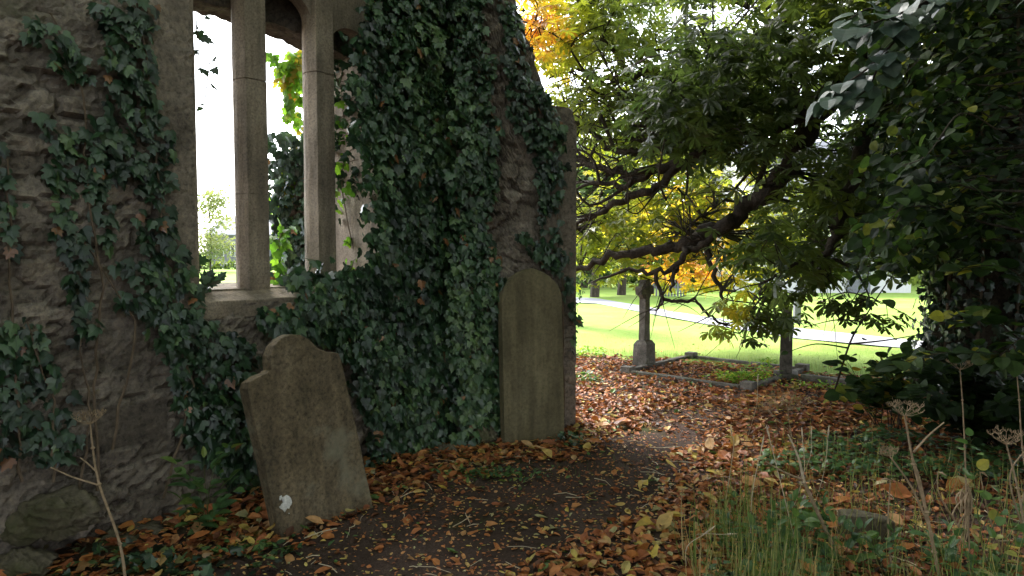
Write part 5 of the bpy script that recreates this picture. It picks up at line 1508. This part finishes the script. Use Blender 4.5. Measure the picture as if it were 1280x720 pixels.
# ------------------------------------------------------------------ far background
def bg_tree(label, x, y, h, r, mat, n=1500, size=0.45, vr=(0, 1), trunk_r=0.18, low=0.25, group='trees beyond the lawn', name='broadleaf_tree', clumps=26, cone=False):
    root = thing(name, label, 'tree', (x, y, 0), group)
    b = MB(); tt = smooth_poly([(x, y, -0.2), (x + 0.1, y, h * 0.4), (x, y, h * 0.85)], 5); b.tube(list(tt), list(np.linspace(trunk_r, trunk_r * 0.3, len(tt))), n=8)
    cs = []
    for k in range(clumps):
        z = rng.uniform(low, 1.0); w = (1 - z) * 1.1 + 0.05 if cone else math.sqrt(max(0.05, 1 - ((z - 0.6) / 0.45) ** 2))
        a = rng.uniform(0, 6.28); q = r * w * math.sqrt(rng.random()) 
        c = np.array([x + q * math.cos(a), y + q * math.sin(a), z * h]); cs.append(c)
        kk = np.argmin(np.abs(tt[:, 2] - (c[2] - 0.15 * h))); b.tube([tt[kk], (tt[kk] + c) / 2 + np.array([0, 0, 0.1]), c], [trunk_r * 0.3, trunk_r * 0.18, trunk_r * 0.06], n=4, cap=False)
    b.build('trunk', M['bark'], root, fixn=False)
    c, p, o = cluster_leaves(np.array(cs), n // clumps, r * 0.24, 0.6); m = len(p)
    vv = rng.uniform(*vr, len(cs)).repeat(n // clumps) + rng.normal(0, 0.1, m)
    leaf_cloud('crown', OV, p, o + rvec(m, 0.1), np.array([0, 0, 1.0]) + rvec(m, 0.5), size * rng.uniform(0.6, 1.2, m), vv, M[mat], root)
    localize(root)
    return root
bgt = [
    ('dark green tree beyond the lawn directly behind the wall end', 3.2, 31, 7.5, 3.0, 'far', (0, 0.4)),
    ('mid green tree beyond the lawn above the ringed cross', 6.4, 33, 7.0, 3.0, 'far', (0.1, 0.6)),
    ('yellowing tree beyond the lawn right of the ringed cross', 9.0, 35, 6.5, 2.6, 'far', (0.4, 0.95)),
    ('dark tree standing left of the white house', 10.2, 38, 8.0, 3.2, 'far', (0, 0.4)),
    ('tree rising behind the white house roof', 14.5, 40, 9.0, 3.6, 'far', (0, 0.5)),
    ('tree standing right of the white house', 17.5, 34, 7.5, 3.2, 'far', (0.1, 0.6)),
    ('green tree far right beyond the lawn behind the big trunk', 22.0, 34, 8.0, 3.6, 'far', (0.1, 0.6)),
    ('tall tree at the far right edge beyond the lawn', 27.0, 33, 9.0, 3.8, 'far', (0.0, 0.5)),
    ('dark conifer-like tree on the lawn left of the ringed cross', 2.9, 24.5, 5.0, 1.5, 'far', (0, 0.3)),
    ('small dark tree with bare trunk beside the tarmac path', 4.0, 25.5, 4.6, 1.3, 'far', (0, 0.3)),
]
for (lb, x, y, h, r, mt, vr) in bgt:
    bg_tree(lb, x, y, h, r, mt, n=1700, size=0.42, vr=vr, low=0.03 if y > 30 else 0.35)
bg_tree('pale thin-leaved tree seen through the left window light', -24.3, 56, 6.4, 1.9, 'pale', n=2600, size=0.30, low=0.2, name='birch_tree', trunk_r=0.08)
bg_tree('green shrub-like tree behind the pale tree at the window', -31.0, 62, 4.0, 2.2, 'pale', n=900, size=0.4, low=0.05, trunk_r=0.1)

def house(name, label, x0, x1, y0, depth, hw, hr, wallm, wins, chim=True, door=None, rot=0):
    root = thing(name, label, 'house', (x0, y0, 0))
    b = MB(); b.box(x0, y0, -0.3, x1, y0 + depth, hw); ym = y0 + depth / 2
    b.add([(x0, y0, hw), (x0, y0 + depth, hw), (x0, ym, hr - 0.1)], [(0, 1, 2)]); b.add([(x1, y0, hw), (x1, y0 + depth, hw), (x1, ym, hr - 0.1)], [(2, 1, 0)])
    b.build('wall', wallm, root, fixn=False)
    b = MB(); e = 0.25
    for s_, ye in ((-1, y0 - e), (1, y0 + depth + e)):
        b.add([(x0 - e, ye, hw - 0.12), (x1 + e, ye, hw - 0.12), (x1 + e, ym, hr), (x0 - e, ym, hr), (x0 - e, ye, hw), (x1 + e, ye, hw), (x1 + e, ym, hr + 0.12), (x0 - e, ym, hr + 0.12)],
              [(0, 1, 2, 3), (7, 6, 5, 4), (0, 4, 5, 1), (0, 3, 7, 4), (1, 5, 6, 2)])
    rf = b.build('roof', M['slate'], root, fixn=False)
    if chim:
        b = MB(); b.box(x0 + 0.4, ym - 0.3, hr - 0.4, x0 + 1.1, ym + 0.3, hr + 0.9); b.box(x0 + 0.35, ym - 0.35, hr + 0.9, x0 + 1.15, ym + 0.35, hr + 1.0); b.build('chimney', wallm, rf)
    for (wx, wz, ww, wh) in wins:
        b = MB(); b.box(wx, y0 - 0.04, wz, wx + ww, y0 + 0.02, wz + wh); 
        f = b.build('window', M['glass'], root)
        b = MB()
        for (a, c, d_, g_) in ((wx - .06, wz - .06, wx + ww + .06, wz), (wx - .06, wz + wh, wx + ww + .06, wz + wh + .06), (wx - .06, wz, wx, wz + wh), (wx + ww, wz, wx + ww + .06, wz + wh), (wx + ww / 2 - .03, wz, wx + ww / 2 + .03, wz + wh)):
            b.box(a, y0 - 0.08, c, d_, y0 + 0.0, g_)
        b.build('frame', M['white'], f)
    if door:
        b = MB(); b.box(door, y0 - 0.05, 0, door + 0.9, y0 + 0.02, 2.0); b.build('door', M['slate'], root)
    localize(root)
house('house', 'white two-storey house with slate roof half hidden by leaves beyond the lawn', 9.3, 15.5, 27, 6, 4.2, 6.2, M['white'], [(10.0, 0.9, 0.9, 1.2), (11.8, 0.9, 0.9, 1.2), (14.0, 0.9, 0.9, 1.2), (10.0, 2.8, 0.9, 1.0), (12.0, 2.8, 0.9, 1.0), (14.0, 2.8, 0.9, 1.0)], door=13.0)
house('stone_building', 'grey stone building seen far off through the left window light', -31.5, -18, 72, 9, 3.4, 5.2, M['farstone'], [(-30.6, 1.2, 0.8, 1.3), (-29.0, 1.2, 0.8, 1.3), (-27.4, 1.2, 0.8, 1.3)], chim=False)
hd = thing('hedge', 'low clipped green hedge in front of the far stone building', 'hedge', (-28, 64, 0))
n = 1500; p = np.stack([rng.uniform(-42, -16, n), rng.uniform(63.4, 64.4, n), rng.uniform(0, 0.75, n)], 1)
leaf_cloud('foliage', OV, p, rvec(n), np.array([0, 0, 1.0]) + rvec(n, 0.6), np.full(n, 0.4), rng.uniform(0.2, 0.7, n), M['far'], hd); localize(hd)
hd = thing('hedge', 'rough dark hedge closing the lawn below the far trees', 'hedge', (14, 30.5, 0))
n = 9000; p = np.stack([rng.uniform(0.5, 45, n), rng.uniform(35.5, 37.5, n), rng.random(n) ** 1.2 * 2.6], 1)
p[:, 2] *= 0.6 + 0.6 * fbm(p[:, 0] * 0.5, p[:, 0] * 0, 5, 3)
leaf_cloud('foliage', OV, p, rvec(n), np.array([0, 0, 1.0]) + rvec(n, 0.6), np.full(n, 0.42), rng.uniform(0.0, 0.6, n), M['far'], hd); localize(hd)
# stake fence beyond the path
fc = thing('stake_fence', 'grey weathered stake fence beyond the path between the two crosses', 'fence', (5.0, 25, 0))
b = MB()
for k in range(12):
    b.box(4.95 + k * 0.11, 25, -0.1, 5.01 + k * 0.11, 25.03, 0.62 + 0.05 * (k % 3))
b.build('stakes', M['farstone'], fc); b = MB(); b.box(4.9, 25.035, 0.3, 6.25, 25.07, 0.36); b.build('rail', M['farstone'], fc); localize(fc)
b = MB(); g0 = G(996, 405); 
b.prism([(-0.07, -0.1), (0.07, -0.1), (0.07, 0.52), (0.03, 0.58), (-0.03, 0.58), (-0.07, 0.52)], -0.06, 0.06, lambda u, v, w: (g0[0] + u, g0[1] + w, v))
o = b.build('stone_post', M['farstone'], bevel=0.01); o_loc = Vector(g0); tag(o, 'short grey stone post at the lawn path behind the edge-on cross', 'post')

# unseen trees added behind and beside the viewer to block sky light
for i, (x, y, h, r) in enumerate([(-6.5, -2.5, 8, 3.2), (-2.5, -6.5, 9, 3.6), (2.0, -5.5, 9, 3.6), (6.5, -3.0, 9, 3.6), (9.5, 2.5, 9, 3.6), (10.5, 7.5, 9, 3.2), (6.3, 0.6, 8, 2.6), (3.0, -9.5, 11, 4.2), (-4.0, -10.5, 11, 4.2)]):
    bg_tree(['unseen added shade tree behind the viewer on the wall side', 'unseen added shade tree straight behind the viewer, left one', 'unseen added shade tree straight behind the viewer, right one', 'unseen added shade tree behind the viewer on the right', 'dense shade tree added outside the frame right of the undergrowth', 'dense unseen shade tree added behind the big trunk on the right', 'bushy shade tree added outside the frame just right of the viewer', 'taller added shade tree far behind the viewer on the right', 'taller added shade tree far behind the viewer on the left'][i],
            x, y, h, r, 'lime', n=2600, size=0.42, vr=(0, 0.9), low=0.08, group='unseen shade trees added around the viewer', name='unseen_shade_tree')
